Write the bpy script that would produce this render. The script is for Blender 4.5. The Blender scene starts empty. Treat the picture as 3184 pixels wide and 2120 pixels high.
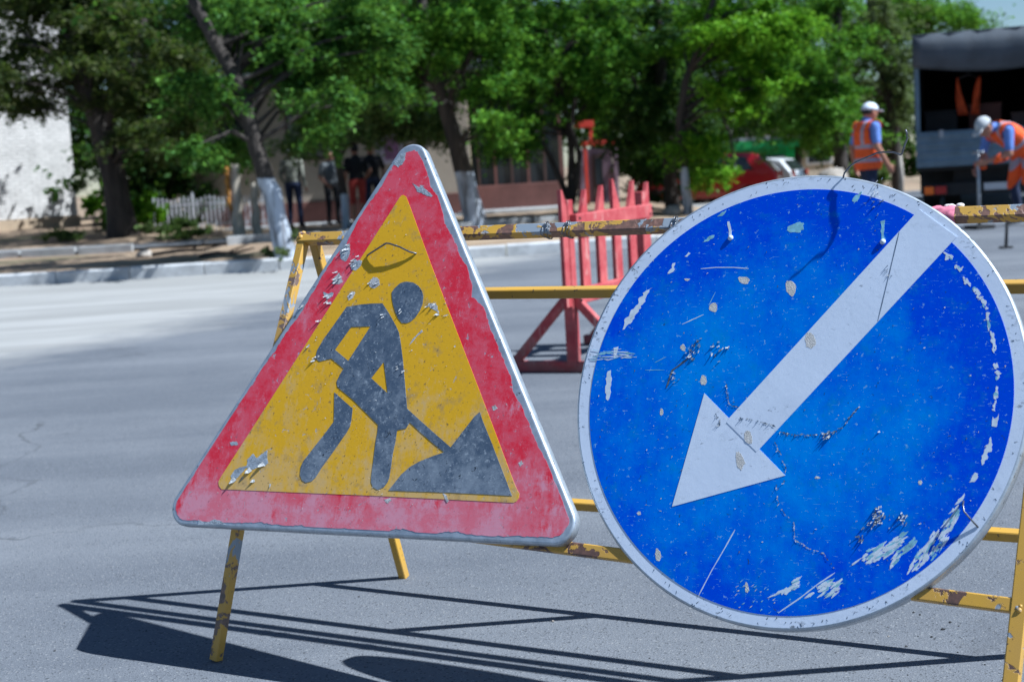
import bpy, bmesh, math, random
import numpy as np
from mathutils import Vector, Matrix
from mathutils.geometry import tessellate_polygon

random.seed(7); RNG = np.random.default_rng(7)
scene = bpy.context.scene
C = scene.collection
# ------------------------------------------------------------------ camera, sky, sun, exposure
PW, PH, FPX = 3184.0, 2120.0, 4326.96
PITCH, ROLL, HCAM = 0.1226, 0.0618, 1.1369
SAZ, SEL = 0.2811, 0.8839
FWD = Vector((0, math.cos(PITCH), -math.sin(PITCH))); RT0 = Vector((1, 0, 0)); UP0 = RT0.cross(FWD)
CRT = math.cos(ROLL)*RT0 - math.sin(ROLL)*UP0
CUP = math.sin(ROLL)*RT0 + math.cos(ROLL)*UP0
EYE = Vector((0, 0, HCAM))
cd = bpy.data.cameras.new('camera'); cam = bpy.data.objects.new('camera', cd); C.objects.link(cam)
cd.sensor_width = 36.0; cd.lens = FPX/PW*36.0; cd.clip_start = 0.05; cd.clip_end = 3000
M = Matrix.Identity(4)
for i in range(3):
    M[i][0] = CRT[i]; M[i][1] = CUP[i]; M[i][2] = -FWD[i]; M[i][3] = EYE[i]
cam.matrix_world = M
cd.dof.use_dof = True; cd.dof.focus_distance = 3.02; cd.dof.aperture_fstop = 4.5; cd.dof.aperture_blades = 9
scene.camera = cam
LIGHT = Vector((-math.cos(SAZ)*math.cos(SEL), math.sin(SAZ)*math.cos(SEL), -math.sin(SEL)))
world = bpy.data.worlds.new('World'); scene.world = world; world.use_nodes = True
wn = world.node_tree; wn.nodes.clear()
sky = wn.nodes.new('ShaderNodeTexSky'); sky.sky_type = 'NISHITA'; sky.sun_disc = False
sky.sun_elevation = SEL; sky.sun_rotation = math.atan2(-LIGHT.x, -LIGHT.y)
sky.air_density = 1.0; sky.dust_density = 0.15; sky.ozone_density = 2.5
bg = wn.nodes.new('ShaderNodeBackground'); bg.inputs[1].default_value = 0.05
wo = wn.nodes.new('ShaderNodeOutputWorld')
wn.links.new(sky.outputs[0], bg.inputs[0]); wn.links.new(bg.outputs[0], wo.inputs[0])
sl = bpy.data.lights.new('sun', 'SUN'); sl.energy = 5.0; sl.angle = math.radians(0.53); sl.color = (1.0, 0.965, 0.91)
sun = bpy.data.objects.new('sun', sl); C.objects.link(sun); sun.location = (30, -10, 40)
sun.rotation_euler = LIGHT.to_track_quat('-Z', 'Y').to_euler()
vs = scene.view_settings
vs.view_transform = 'Standard'; vs.look = 'None'; vs.exposure = 0.84; vs.use_white_balance = True; vs.white_balance_temperature = 5550; vs.white_balance_tint = 6; vs.gamma = 1.0; vs.use_curve_mapping = False

# ------------------------------------------------------------------ pixel helpers (a pixel gives a direction only)
def ray(x, y):
    return FWD + (x-PW/2)/FPX*CRT - (y-PH/2)/FPX*CUP
def on_z(x, y, z=0.0):
    d = ray(x, y); return EYE + d*((z-HCAM)/d.z)
def on_y(x, y, Y):
    d = ray(x, y); return EYE + d*(Y/d.y)
def hz(x): return 625 - 0.0618*x

# ------------------------------------------------------------------ generic helpers
def tag(o, label=None, cat=None, group=None, kind=None):
    if label: o['label'] = label
    if cat: o['category'] = cat
    if group: o['group'] = group
    if kind: o['kind'] = kind
    return o
def link(name, me, mats=None, parent=None, smooth=False):
    o = bpy.data.objects.new(name, me); C.objects.link(o)
    if mats:
        for m in (mats if isinstance(mats, (list, tuple)) else [mats]): me.materials.append(m)
    if parent: o.parent = parent
    if smooth:
        me.polygons.foreach_set('use_smooth', [True]*len(me.polygons))
    return o
def mesh(name, V, F, mats=None, parent=None, smooth=False):
    me = bpy.data.meshes.new(name); me.from_pydata([tuple(v) for v in V], [], F); me.update()
    return link(name, me, mats, parent, smooth)
def empty(name, loc=(0, 0, 0), rz=0.0, label=None, cat=None, group=None):
    o = bpy.data.objects.new(name, None); C.objects.link(o); o.location = loc; o.rotation_euler = (0, 0, rz)
    o.empty_display_size = 0.2
    tag(o, label, cat, group); return o
class MB:
    def __init__(s): s.V = []; s.F = []
    def add(s, V, F):
        n = len(s.V); s.V += [tuple(v) for v in V]; s.F += [tuple(i+n for i in f) for f in F]; return s
    def box(s, a, b):
        x0, y0, z0 = a; x1, y1, z1 = b
        return s.add([(x0,y0,z0),(x1,y0,z0),(x1,y1,z0),(x0,y1,z0),(x0,y0,z1),(x1,y0,z1),(x1,y1,z1),(x0,y1,z1)],
                     [(0,3,2,1),(4,5,6,7),(0,1,5,4),(1,2,6,5),(2,3,7,6),(3,0,4,7)])
    def bar(s, p0, p1, ax, w, d, ch=0.0):
        """bar from p0 to p1; ax = direction of thickness d; w along the third axis; chamfered corners"""
        p0 = Vector(p0); p1 = Vector(p1); t = (p1-p0).normalized(); n = Vector(ax); n = (n - t*n.dot(t)).normalized(); b = t.cross(n)
        hw, hd = w/2, d/2
        if ch > 0:
            prof = [(-hw+ch,-hd),(hw-ch,-hd),(hw,-hd+ch),(hw,hd-ch),(hw-ch,hd),(-hw+ch,hd),(-hw,hd-ch),(-hw,-hd+ch)]
        else: prof = [(-hw,-hd),(hw,-hd),(hw,hd),(-hw,hd)]
        k = len(prof)
        V = [p0+b*x+n*y for x, y in prof]+[p1+b*x+n*y for x, y in prof]
        F = [(i,(i+1)%k,(i+1)%k+k,i+k) for i in range(k)]+[tuple(range(k-1,-1,-1)), tuple(range(k,2*k))]
        return s.add(V, F)
    def tube(s, pts, rad, n=8, caps=True):
        pts = [Vector(p) for p in pts]; rad = rad if isinstance(rad, (list, tuple)) else [rad]*len(pts)
        base = len(s.V); up = None
        for i, p in enumerate(pts):
            t = (pts[min(i+1, len(pts)-1)]-pts[max(i-1, 0)]).normalized()
            if up is None:
                up = t.orthogonal().normalized()
            up = (up - t*up.dot(t)).normalized(); b = t.cross(up)
            for k in range(n):
                a = 2*math.pi*k/n; s.V.append(tuple(p+(up*math.cos(a)+b*math.sin(a))*rad[i]))
        for i in range(len(pts)-1):
            for k in range(n):
                a = base+i*n+k; b2 = base+i*n+(k+1)%n
                s.F.append((a, b2, b2+n, a+n))
        if caps:
            s.F.append(tuple(base+k for k in range(n-1, -1, -1))); s.F.append(tuple(base+(len(pts)-1)*n+k for k in range(n)))
        return s
    def ell(s, c, r, nu=12, nv=8, rot=None):
        V = []; F = []
        for j in range(nv+1):
            th = math.pi*j/nv
            for i in range(nu):
                ph = 2*math.pi*i/nu
                v = Vector((r[0]*math.sin(th)*math.cos(ph), r[1]*math.sin(th)*math.sin(ph), r[2]*math.cos(th)))
                if rot is not None: v = rot @ v
                V.append(Vector(c)+v)
        for j in range(nv):
            for i in range(nu):
                F.append((j*nu+i, (j+1)*nu+i, (j+1)*nu+(i+1)%nu, j*nu+(i+1)%nu))
        return s.add(V, F)
    def build(s, name, mat=None, parent=None, smooth=False):
        return mesh(name, s.V, s.F, mat, parent, smooth)
def bevel(o, w=0.01, seg=2):
    m = o.modifiers.new('bevel', 'BEVEL'); m.width = w; m.segments = seg; m.limit_method = 'ANGLE'; return o
def prism(poly, z0, z1, holes=()):
    """extruded polygon in local xy, top at z1"""
    loops = [poly]+list(holes); flat = [p for l in loops for p in l]; n = len(flat)
    tris = tessellate_polygon([[Vector((p[0], p[1], 0)) for p in l] for l in loops])
    V = [(p[0], p[1], z1) for p in flat]+[(p[0], p[1], z0) for p in flat]; F = []
    for t in tris:
        a, b, c = [Vector(flat[i]) for i in t]
        cr = (b.x-a.x)*(c.y-a.y)-(b.y-a.y)*(c.x-a.x)
        if abs(cr) < 1e-12: continue
        F.append(tuple(t) if cr > 0 else tuple(reversed(t)))
    off = 0
    for li, l in enumerate(loops):
        k = len(l); area = sum(l[i][0]*l[(i+1)%k][1]-l[(i+1)%k][0]*l[i][1] for i in range(k))
        ccw = area > 0
        if li > 0: ccw = not ccw
        for i in range(k):
            a = off+i; b = off+(i+1)%k
            F.append((a, a+n, b+n, b) if ccw else (a, b, b+n, a+n))
        off += k
    return V, F

# ------------------------------------------------------------------ materials
def new_mat(name):
    m = bpy.data.materials.new(name); m.use_nodes = True; nt = m.node_tree; nt.nodes.clear()
    out = nt.nodes.new('ShaderNodeOutputMaterial'); p = nt.nodes.new('ShaderNodeBsdfPrincipled')
    nt.links.new(p.outputs[0], out.inputs[0]); return m, nt, p, out
def nd(nt, t, **kw):
    n = nt.nodes.new(t)
    for k, v in kw.items():
        if k.startswith('i_'): n.inputs[k[2:].replace('_', ' ')].default_value = v
        else: setattr(n, k, v)
    return n
def coords(nt, scale=(1, 1, 1), kind='Object', rot=(0, 0, 0)):
    tc = nt.nodes.new('ShaderNodeTexCoord'); mp = nt.nodes.new('ShaderNodeMapping'); mp.inputs['Scale'].default_value = scale; mp.inputs['Rotation'].default_value = rot
    nt.links.new(tc.outputs[kind], mp.inputs[0]); return mp.outputs[0]
def noise(nt, vec, scale, detail=4, rough=0.6, dist=0.0):
    n = nd(nt, 'ShaderNodeTexNoise'); n.inputs['Scale'].default_value = scale; n.inputs['Detail'].default_value = detail
    n.inputs['Roughness'].default_value = rough; n.inputs['Distortion'].default_value = dist
    nt.links.new(vec, n.inputs['Vector']); return n.outputs[0]
def ramp(nt, fac, a, b, ca=(0, 0, 0, 1), cb=(1, 1, 1, 1)):
    r = nt.nodes.new('ShaderNodeValToRGB'); e = r.color_ramp.elements
    e[0].position = a; e[1].position = b; e[0].color = ca; e[1].color = cb
    nt.links.new(fac, r.inputs[0]); return r.outputs[0]
def mix(nt, fac, a, b):
    m = nt.nodes.new('ShaderNodeMix'); m.data_type = 'RGBA'
    def put(s, v):
        if hasattr(v, 'links'): nt.links.new(v, s)
        elif isinstance(v, (int, float)): s.default_value = v
        else: s.default_value = (v[0], v[1], v[2], 1)
    put(m.inputs[0], fac); put(m.inputs[6], a); put(m.inputs[7], b); return m.outputs[2]
def math_(nt, op, a, b=None):
    m = nt.nodes.new('ShaderNodeMath'); m.operation = op
    for s, v in ((m.inputs[0], a), (m.inputs[1], b)):
        if v is None: continue
        if hasattr(v, 'links'): nt.links.new(v, s)
        else: s.default_value = v
    return m.outputs[0]
def bump(nt, p, h, strength=0.3, dist=0.01):
    b = nt.nodes.new('ShaderNodeBump'); b.inputs['Strength'].default_value = strength; b.inputs['Distance'].default_value = dist
    nt.links.new(h, b.inputs['Height']); nt.links.new(b.outputs[0], p.inputs['Normal'])
def simple(name, col, rough=0.7, metal=0.0, var=0.25, scale=6.0, bmp=0.0, spec=0.4):
    m, nt, p, o = new_mat(name)
    v = coords(nt); n = noise(nt, v, scale, 5, 0.65)
    c = mix(nt, ramp(nt, n, 0.35, 0.65), tuple(x*(1-var) for x in col), tuple(min(1, x*(1+var)) for x in col))
    nt.links.new(c, p.inputs['Base Color']); p.inputs['Roughness'].default_value = rough; p.inputs['Metallic'].default_value = metal
    p.inputs['Specular IOR Level'].default_value = spec
    if bmp: bump(nt, p, noise(nt, v, scale*6, 4), bmp, 0.01)
    return m
def emis(name, col, strength):
    m, nt, p, o = new_mat(name); p.inputs['Base Color'].default_value = (*col, 1); p.inputs['Emission Color'].default_value = (*col, 1); p.inputs['Emission Strength'].default_value = strength; return m

def mat_paint(name, chip, prim, bare=(0.085, 0.05, 0.04), col=(0.54, 0.305, 0.034), scale=16):
    """yellow paint over grey primer over brown rust; chip, prim = noise thresholds"""
    m, nt, p, o = new_mat(name)
    v = coords(nt, (1, 1, 1)); tone = noise(nt, v, 5, 4)
    y = mix(nt, ramp(nt, tone, 0.35, 0.7), col, (col[0]*0.84, col[1]*0.88, col[2]*2.0))
    n1 = noise(nt, v, scale, 6, 0.62, 0.4); n2 = noise(nt, coords(nt, (1, 1, 1), rot=(0.6, 0.4, 1.0)), scale*0.62, 5, 0.6, 0.5)
    k1 = ramp(nt, n1, chip, chip+0.012); k2 = ramp(nt, n2, prim, prim+0.015)
    rust = mix(nt, ramp(nt, noise(nt, v, 90, 3), 0.35, 0.7), bare, (bare[0]*1.9, bare[1]*1.7, bare[2]*1.6))
    c = mix(nt, k2, y, (0.25, 0.285, 0.33)); c = mix(nt, k1, c, rust)
    # grime speckle
    c = mix(nt, ramp(nt, noise(nt, v, 70, 3, 0.7), 0.66, 0.70), c, (0.09, 0.065, 0.04))
    nt.links.new(c, p.inputs['Base Color']); p.inputs['Roughness'].default_value = 0.5
    h = math_(nt, 'ADD', math_(nt, 'MULTIPLY', k1, -1.0), math_(nt, 'MULTIPLY', k2, -0.6)); bump(nt, p, h, 0.5, 0.002)
    return m
M_yclean = mat_paint('yellow_paint', 0.64, 0.70)
M_yworn = mat_paint('yellow_paint_chipped', 0.565, 0.63)
M_yheavy = mat_paint('yellow_paint_peeling', 0.52, 0.545, (0.12, 0.07, 0.055))
M_ygrey = mat_paint('yellow_paint_bared', 0.55, 0.565, (0.12, 0.085, 0.07))

def mat_galv():
    m, nt, p, o = new_mat('galvanised_steel'); v = coords(nt)
    n = noise(nt, v, 30, 5, 0.7)
    c = mix(nt, ramp(nt, n, 0.3, 0.7), (0.33, 0.37, 0.42), (0.55, 0.59, 0.64))
    c = mix(nt, ramp(nt, noise(nt, v, 55, 4, 0.7), 0.62, 0.68), c, (0.12, 0.13, 0.15))
    nt.links.new(c, p.inputs['Base Color']); p.inputs['Metallic'].default_value = 0.55; p.inputs['Roughness'].default_value = 0.42
    bump(nt, p, n, 0.15, 0.002); return m
M_galv = mat_galv()
def mat_red_face():
    m, nt, p, o = new_mat('weathered_red_film'); v = coords(nt)
    st = coords(nt, (30, 8, 1)); blot = noise(nt, v, 9, 12, 0.74); strk = noise(nt, st, 1.0, 12, 0.78)
    sep = nt.nodes.new('ShaderNodeSeparateXYZ'); nt.links.new(v, sep.inputs[0])
    low = ramp(nt, sep.outputs[1], 0.0, 1.0)
    # sandpapered band along the foot of the plate and the lower flank
    g = nt.nodes.new('ShaderNodeMapRange'); g.inputs[1].default_value = -0.12; g.inputs[2].default_value = -0.34; g.inputs[3].default_value = -0.05; g.inputs[4].default_value = 0.13
    nt.links.new(sep.outputs[1], g.inputs[0])
    f = math_(nt, 'ADD', math_(nt, 'ADD', math_(nt, 'MULTIPLY', blot, 0.55), math_(nt, 'MULTIPLY', strk, 0.45)), g.outputs[0])
    k = ramp(nt, f, 0.485, 0.575)
    c = mix(nt, k, (0.63, 0.022, 0.048), (0.60, 0.25, 0.32))
    k0 = ramp(nt, noise(nt, v, 13, 12, 0.76), 0.44, 0.56); c = mix(nt, math_(nt, 'MULTIPLY', k0, 0.7), c, (0.62, 0.105, 0.15))
    fine = ramp(nt, noise(nt, v, 260, 3, 0.8), 0.60, 0.68); c = mix(nt, math_(nt, 'MULTIPLY', fine, 0.35), c, (0.45, 0.28, 0.33))
    chip = ramp(nt, noise(nt, v, 52, 5, 0.74, 0.6), 0.635, 0.65); c = mix(nt, chip, c, (0.36, 0.33, 0.38))
    c = mix(nt, math_(nt, 'MULTIPLY', ramp(nt, noise(nt, v, 85, 5, 0.75, 0.4), 0.625, 0.66), 0.8), c, (0.20, 0.10, 0.13))
    nt.links.new(c, p.inputs['Base Color']); p.inputs['Roughness'].default_value = 0.55; p.inputs['Specular IOR Level'].default_value = 0.25
    bump(nt, p, math_(nt, 'ADD', math_(nt, 'MULTIPLY', chip, -1), math_(nt, 'MULTIPLY', noise(nt, v, 120, 4), 0.3)), 0.35, 0.002); return m
M_red = mat_red_face()
def mat_yellow_face():
    m, nt, p, o = new_mat('dusty_yellow_film'); v = coords(nt); st = coords(nt, (30, 6, 1))
    sep = nt.nodes.new('ShaderNodeSeparateXYZ'); nt.links.new(v, sep.inputs[0])
    g = nt.nodes.new('ShaderNodeMapRange'); g.inputs[1].default_value = 0.25; g.inputs[2].default_value = -0.28; g.inputs[3].default_value = -0.16; g.inputs[4].default_value = 0.07
    nt.links.new(sep.outputs[1], g.inputs[0])
    f = math_(nt, 'ADD', math_(nt, 'ADD', math_(nt, 'MULTIPLY', noise(nt, v, 10, 12, 0.74), 0.6), math_(nt, 'MULTIPLY', noise(nt, st, 1.0, 10, 0.74), 0.4)), g.outputs[0])
    c = mix(nt, ramp(nt, f, 0.47, 0.58), (0.68, 0.375, 0.010), (0.60, 0.39, 0.14))
    k = ramp(nt, noise(nt, v, 15, 6, 0.74), 0.54, 0.70); c = mix(nt, math_(nt, 'MULTIPLY', k, 0.7), c, (0.27, 0.20, 0.12))
    chip = ramp(nt, noise(nt, v, 60, 5, 0.74, 0.8), 0.635, 0.65); c = mix(nt, chip, c, (0.42, 0.38, 0.32))
    dk = ramp(nt, noise(nt, v, 95, 4, 0.74), 0.622, 0.65); c = mix(nt, math_(nt, 'MULTIPLY', dk, 0.75), c, (0.13, 0.09, 0.05))
    nt.links.new(c, p.inputs['Base Color']); p.inputs['Roughness'].default_value = 0.5; p.inputs['Specular IOR Level'].default_value = 0.25
    bump(nt, p, math_(nt, 'ADD', math_(nt, 'MULTIPLY', chip, -1), math_(nt, 'MULTIPLY', noise(nt, v, 90, 4), 0.3)), 0.35, 0.002); return m
M_yel = mat_yellow_face()
def mat_symbol():
    m, nt, p, o = new_mat('scuffed_black_film'); v = coords(nt)
    sep = nt.nodes.new('ShaderNodeSeparateXYZ'); nt.links.new(v, sep.inputs[0])
    g = nt.nodes.new('ShaderNodeMapRange'); g.inputs[1].default_value = -0.10; g.inputs[2].default_value = -0.26; g.inputs[3].default_value = -0.03; g.inputs[4].default_value = 0.14
    nt.links.new(sep.outputs[1], g.inputs[0])
    f = math_(nt, 'ADD', noise(nt, v, 20, 12, 0.78), g.outputs[0])
    c = mix(nt, ramp(nt, f, 0.44, 0.66), (0.070, 0.098, 0.145), (0.20, 0.235, 0.285))
    sp = ramp(nt, noise(nt, v, 85, 4, 0.74), 0.575, 0.65); c = mix(nt, math_(nt, 'MULTIPLY', sp, 0.7), c, (0.32, 0.36, 0.41))
    sc_ = ramp(nt, noise(nt, coords(nt, (90, 330, 1), rot=(0, 0, 0.9)), 1.0, 4, 0.6), 0.63, 0.66); c = mix(nt, math_(nt, 'MULTIPLY', sc_, 0.55), c, (0.34, 0.37, 0.41))
    dk = ramp(nt, noise(nt, v, 60, 4, 0.75, 0.8), 0.635, 0.66); c = mix(nt, dk, c, (0.012, 0.018, 0.03))
    nt.links.new(c, p.inputs['Base Color']); p.inputs['Roughness'].default_value = 0.55; p.inputs['Specular IOR Level'].default_value = 0.2
    bump(nt, p, noise(nt, v, 90, 4), 0.2, 0.002); return m
M_sym = mat_symbol()
def mat_blue():
    m, nt, p, o = new_mat('scratched_blue_film'); v = coords(nt)
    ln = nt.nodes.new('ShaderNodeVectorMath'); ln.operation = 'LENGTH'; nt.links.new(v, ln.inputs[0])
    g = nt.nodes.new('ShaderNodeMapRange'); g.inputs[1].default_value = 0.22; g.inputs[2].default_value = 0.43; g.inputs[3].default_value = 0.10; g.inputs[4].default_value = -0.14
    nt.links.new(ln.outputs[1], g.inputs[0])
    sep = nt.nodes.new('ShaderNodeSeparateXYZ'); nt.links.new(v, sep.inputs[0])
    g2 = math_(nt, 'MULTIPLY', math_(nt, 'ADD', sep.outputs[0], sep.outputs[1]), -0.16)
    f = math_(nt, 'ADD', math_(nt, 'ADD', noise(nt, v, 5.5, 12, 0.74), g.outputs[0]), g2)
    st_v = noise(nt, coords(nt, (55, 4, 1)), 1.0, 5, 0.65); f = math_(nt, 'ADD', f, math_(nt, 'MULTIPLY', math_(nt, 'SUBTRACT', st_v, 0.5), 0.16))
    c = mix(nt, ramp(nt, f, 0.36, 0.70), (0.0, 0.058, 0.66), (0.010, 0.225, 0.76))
    fs = ramp(nt, noise(nt, coords(nt, (45, 420, 1), rot=(0, 0, 0.65)), 1.0, 3, 0.6), 0.645, 0.68); c = mix(nt, math_(nt, 'MULTIPLY', fs, 0.5), c, (0.20, 0.42, 0.68))
    sp = ramp(nt, noise(nt, v, 80, 5, 0.78), 0.615, 0.645); c = mix(nt, math_(nt, 'MULTIPLY', sp, 0.7), c, (0.24, 0.44, 0.66))
    dg = ramp(nt, noise(nt, v, 15, 12, 0.78), 0.53, 0.66); c = mix(nt, math_(nt, 'MULTIPLY', dg, 0.45), c, (0.03, 0.22, 0.42))
    dk = ramp(nt, noise(nt, v, 70, 5, 0.77, 0.9), 0.655, 0.675); c = mix(nt, dk, c, (0.02, 0.05, 0.10))
    nt.links.new(c, p.inputs['Base Color']); p.inputs['Roughness'].default_value = 0.42; p.inputs['Specular IOR Level'].default_value = 0.3
    bump(nt, p, noise(nt, v, 60, 5), 0.12, 0.002); return m
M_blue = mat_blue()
def mat_white_film():
    m, nt, p, o = new_mat('scuffed_white_film'); v = coords(nt)
    c = mix(nt, ramp(nt, noise(nt, v, 6, 6, 0.65), 0.35, 0.7), (0.68, 0.74, 0.86), (0.60, 0.66, 0.78))
    ln = nt.nodes.new('ShaderNodeVectorMath'); ln.operation = 'LENGTH'; nt.links.new(v, ln.inputs[0])
    g = nt.nodes.new('ShaderNodeMapRange'); g.inputs[1].default_value = 0.40; g.inputs[2].default_value = 0.46; g.inputs[3].default_value = -0.02; g.inputs[4].default_value = 0.055
    nt.links.new(ln.outputs[1], g.inputs[0])
    s = ramp(nt, math_(nt, 'ADD', noise(nt, coords(nt, (60, 110, 1), rot=(0, 0, -0.5)), 1.0, 6, 0.72, 0.5), g.outputs[0]), 0.60, 0.635)
    zone = ramp(nt, noise(nt, coords(nt, (1, 1, 1), rot=(0, 0, 0.4)), 5.0, 5, 0.65), 0.47, 0.60)
    c = mix(nt, math_(nt, 'MULTIPLY', math_(nt, 'MULTIPLY', s, 0.9), zone), c, (0.11, 0.13, 0.16))
    s2 = ramp(nt, noise(nt, v, 28, 12, 0.78, 0.5), 0.57, 0.68); c = mix(nt, math_(nt, 'MULTIPLY', s2, 0.4), c, (0.34, 0.38, 0.44))
    nt.links.new(c, p.inputs['Base Color']); p.inputs['Roughness'].default_value = 0.42; p.inputs['Specular IOR Level'].default_value = 0.35
    bump(nt, p, noise(nt, v, 60, 4), 0.12, 0.002); return m
M_white = mat_white_film()
M_chipw = simple('bared_pale_film', (0.60, 0.66, 0.74), 0.6, var=0.12, scale=60)
M_chipb = simple('beige_splash', (0.52, 0.50, 0.48), 0.85, var=0.12, scale=70, bmp=0.3)
M_chipt2 = simple('bared_grey_film', (0.40, 0.40, 0.41), 0.7, var=0.4, scale=90, bmp=0.4)
M_chipt = simple('teal_scuff', (0.22, 0.45, 0.55), 0.7, var=0.25, scale=80)
M_chipg = simple('bared_sheet_metal', (0.34, 0.38, 0.43), 0.5, 0.2, var=0.35, scale=60, bmp=0.4)
M_flk = simple('curled_film_backing', (0.36, 0.37, 0.38), 0.75, var=0.45, scale=120)
M_flkb = simple('curled_film_dark', (0.07, 0.10, 0.15), 0.75, var=0.4, scale=120)
M_wire = simple('binding_wire', (0.16, 0.16, 0.17), 0.38, 0.8, var=0.3, scale=120)
M_pink = simple('pink_cloth', (0.72, 0.22, 0.30), 0.9, var=0.2, scale=40)
M_pale_cloth = simple('pale_cloth', (0.7, 0.66, 0.64), 0.9, var=0.2, scale=40)

def mat_asphalt():
    m, nt, p, o = new_mat('worn_asphalt'); v = coords(nt)
    sep = nt.nodes.new('ShaderNodeSeparateXYZ'); nt.links.new(v, sep.inputs[0])
    big = noise(nt, v, 0.55, 5, 0.6)
    strk = noise(nt, coords(nt, (0.09, 1.5, 1), rot=(0, 0, 0.42)), 1.0, 5, 0.6, 0.6)
    agg = nd(nt, 'ShaderNodeTexVoronoi'); agg.inputs['Scale'].default_value = 230.0; nt.links.new(v, agg.inputs['Vector'])
    grain = noise(nt, v, 150, 4, 0.75)
    c = mix(nt, ramp(nt, math_(nt, 'ADD', math_(nt, 'MULTIPLY', big, 0.5), math_(nt, 'MULTIPLY', strk, 0.5)), 0.42, 0.60), (0.110, 0.117, 0.133), (0.176, 0.182, 0.196))
    c = mix(nt, math_(nt, 'MULTIPLY', ramp(nt, grain, 0.30, 0.72), 0.55), c, mix(nt, ramp(nt, grain, 0.40, 0.62), (0.070, 0.079, 0.098), (0.195, 0.207, 0.230)))
    st = nt.nodes.new('ShaderNodeSeparateColor'); nt.links.new(agg.outputs['Color'], st.inputs[0])
    pale = ramp(nt, st.outputs[0], 0.955, 0.965); c = mix(nt, math_(nt, 'MULTIPLY', pale, 0.6), c, (0.26, 0.26, 0.26))
    dark = ramp(nt, st.outputs[1], 0.945, 0.955); c = mix(nt, math_(nt, 'MULTIPLY', dark, 0.6), c, (0.03, 0.032, 0.036))
    # pale grit spread along the far kerb: its edge runs slanting across the carriageway
    # line through (-3.55,9.56) ... (0.73,18.39), bowed
    ex = math_(nt, 'ADD', math_(nt, 'MULTIPLY', sep.outputs[0], 2.05), 16.35)
    d = math_(nt, 'SUBTRACT', sep.outputs[1], ex)
    wob = math_(nt, 'MULTIPLY', math_(nt, 'SUBTRACT', noise(nt, coords(nt, (0.25, 0.7, 1), rot=(0, 0, 0.9)), 1.0, 5, 0.6), 0.5), 5.0)
    grit = ramp(nt, math_(nt, 'MULTIPLY', math_(nt, 'ADD', math_(nt, 'ADD', d, wob), math_(nt, 'MULTIPLY', math_(nt, 'SUBTRACT', noise(nt, v, 2.2, 8, 0.75), 0.5), 3.0)), 0.4), 0.0, 0.9)
    gcol = mix(nt, ramp(nt, noise(nt, coords(nt, (0.22, 1.4, 1), rot=(0, 0, 0.10)), 1.0, 5, 0.65), 0.38, 0.66), (0.265, 0.258, 0.245), (0.365, 0.355, 0.338))
    oil = ramp(nt, noise(nt, coords(nt, (0.9, 0.9, 1), rot=(0, 0, 1.3)), 1.0, 6, 0.7, 0.8), 0.60, 0.74); c = mix(nt, math_(nt, 'MULTIPLY', oil, 0.45), c, (0.040, 0.042, 0.048))
    crk = nd(nt, 'ShaderNodeTexVoronoi'); crk.feature = 'DISTANCE_TO_EDGE'; crk.inputs['Scale'].default_value = 0.33
    wv = nt.nodes.new('ShaderNodeVectorMath'); wv.operation = 'ADD'; nz = nd(nt, 'ShaderNodeTexNoise'); nz.inputs['Scale'].default_value = 3.0; nz.inputs['Detail'].default_value = 6.0; nt.links.new(v, nz.inputs['Vector'])
    sc = nt.nodes.new('ShaderNodeVectorMath'); sc.operation = 'SCALE'; sc.inputs[3].default_value = 0.35; nt.links.new(nz.outputs['Color'], sc.inputs[0]); nt.links.new(v, wv.inputs[0]); nt.links.new(sc.outputs[0], wv.inputs[1]); nt.links.new(wv.outputs[0], crk.inputs['Vector'])
    ck = ramp(nt, crk.outputs['Distance'], 0.0006, 0.0022, (1, 1, 1, 1), (0, 0, 0, 1)); c = mix(nt, math_(nt, 'MULTIPLY', math_(nt, 'MULTIPLY', ck, 0.55), ramp(nt, big, 0.48, 0.60)), c, (0.03, 0.031, 0.034))
    c = mix(nt, grit, c, gcol)
    nt.links.new(c, p.inputs['Base Color']); p.inputs['Roughness'].default_value = 0.95; p.inputs['Specular IOR Level'].default_value = 0.12
    bump(nt, p, math_(nt, 'ADD', grain, math_(nt, 'MULTIPLY', agg.outputs['Distance'], 0.8)), 0.45, 0.004); return m
M_asph = mat_asphalt()
def mat_soil():
    m, nt, p, o = new_mat('dry_sandy_soil'); v = coords(nt)
    n = noise(nt, v, 0.8, 7, 0.65); n2 = noise(nt, v, 9, 5, 0.7)
    c = mix(nt, ramp(nt, n, 0.36, 0.62), (0.20, 0.135, 0.085), (0.36, 0.26, 0.17)); c = mix(nt, math_(nt, 'MULTIPLY', ramp(nt, n2, 0.5, 0.72), 0.6), c, (0.13, 0.095, 0.065))
    gr = ramp(nt, noise(nt, coords(nt, (0.35, 0.35, 1), rot=(0, 0, 2.1)), 1.0, 5, 0.6), 0.56, 0.66); c = mix(nt, math_(nt, 'MULTIPLY', gr, 0.7), c, (0.085, 0.10, 0.04))
    nt.links.new(c, p.inputs['Base Color']); p.inputs['Roughness'].default_value = 0.95; bump(nt, p, n2, 0.6, 0.05); return m
M_soil = mat_soil()
M_conc = simple('weathered_concrete', (0.36, 0.36, 0.36), 0.9, var=0.18, scale=5, bmp=0.4)
M_kerb = simple('kerb_concrete', (0.50, 0.50, 0.50), 0.9, var=0.18, scale=5, bmp=0.4)
M_path = simple('old_path_asphalt', (0.15, 0.15, 0.155), 0.95, var=0.25, scale=3, bmp=0.3)
M_brick = simple('whitewashed_brick', (0.70, 0.665, 0.63), 0.85, var=0.14, scale=2.5, bmp=0.3)
M_mortar = simple('grey_mortar', (0.12, 0.115, 0.11), 0.95, var=0.15, scale=4)
M_plinth = simple('sandy_plinth', (0.42, 0.32, 0.22), 0.9, var=0.15, scale=2)
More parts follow.
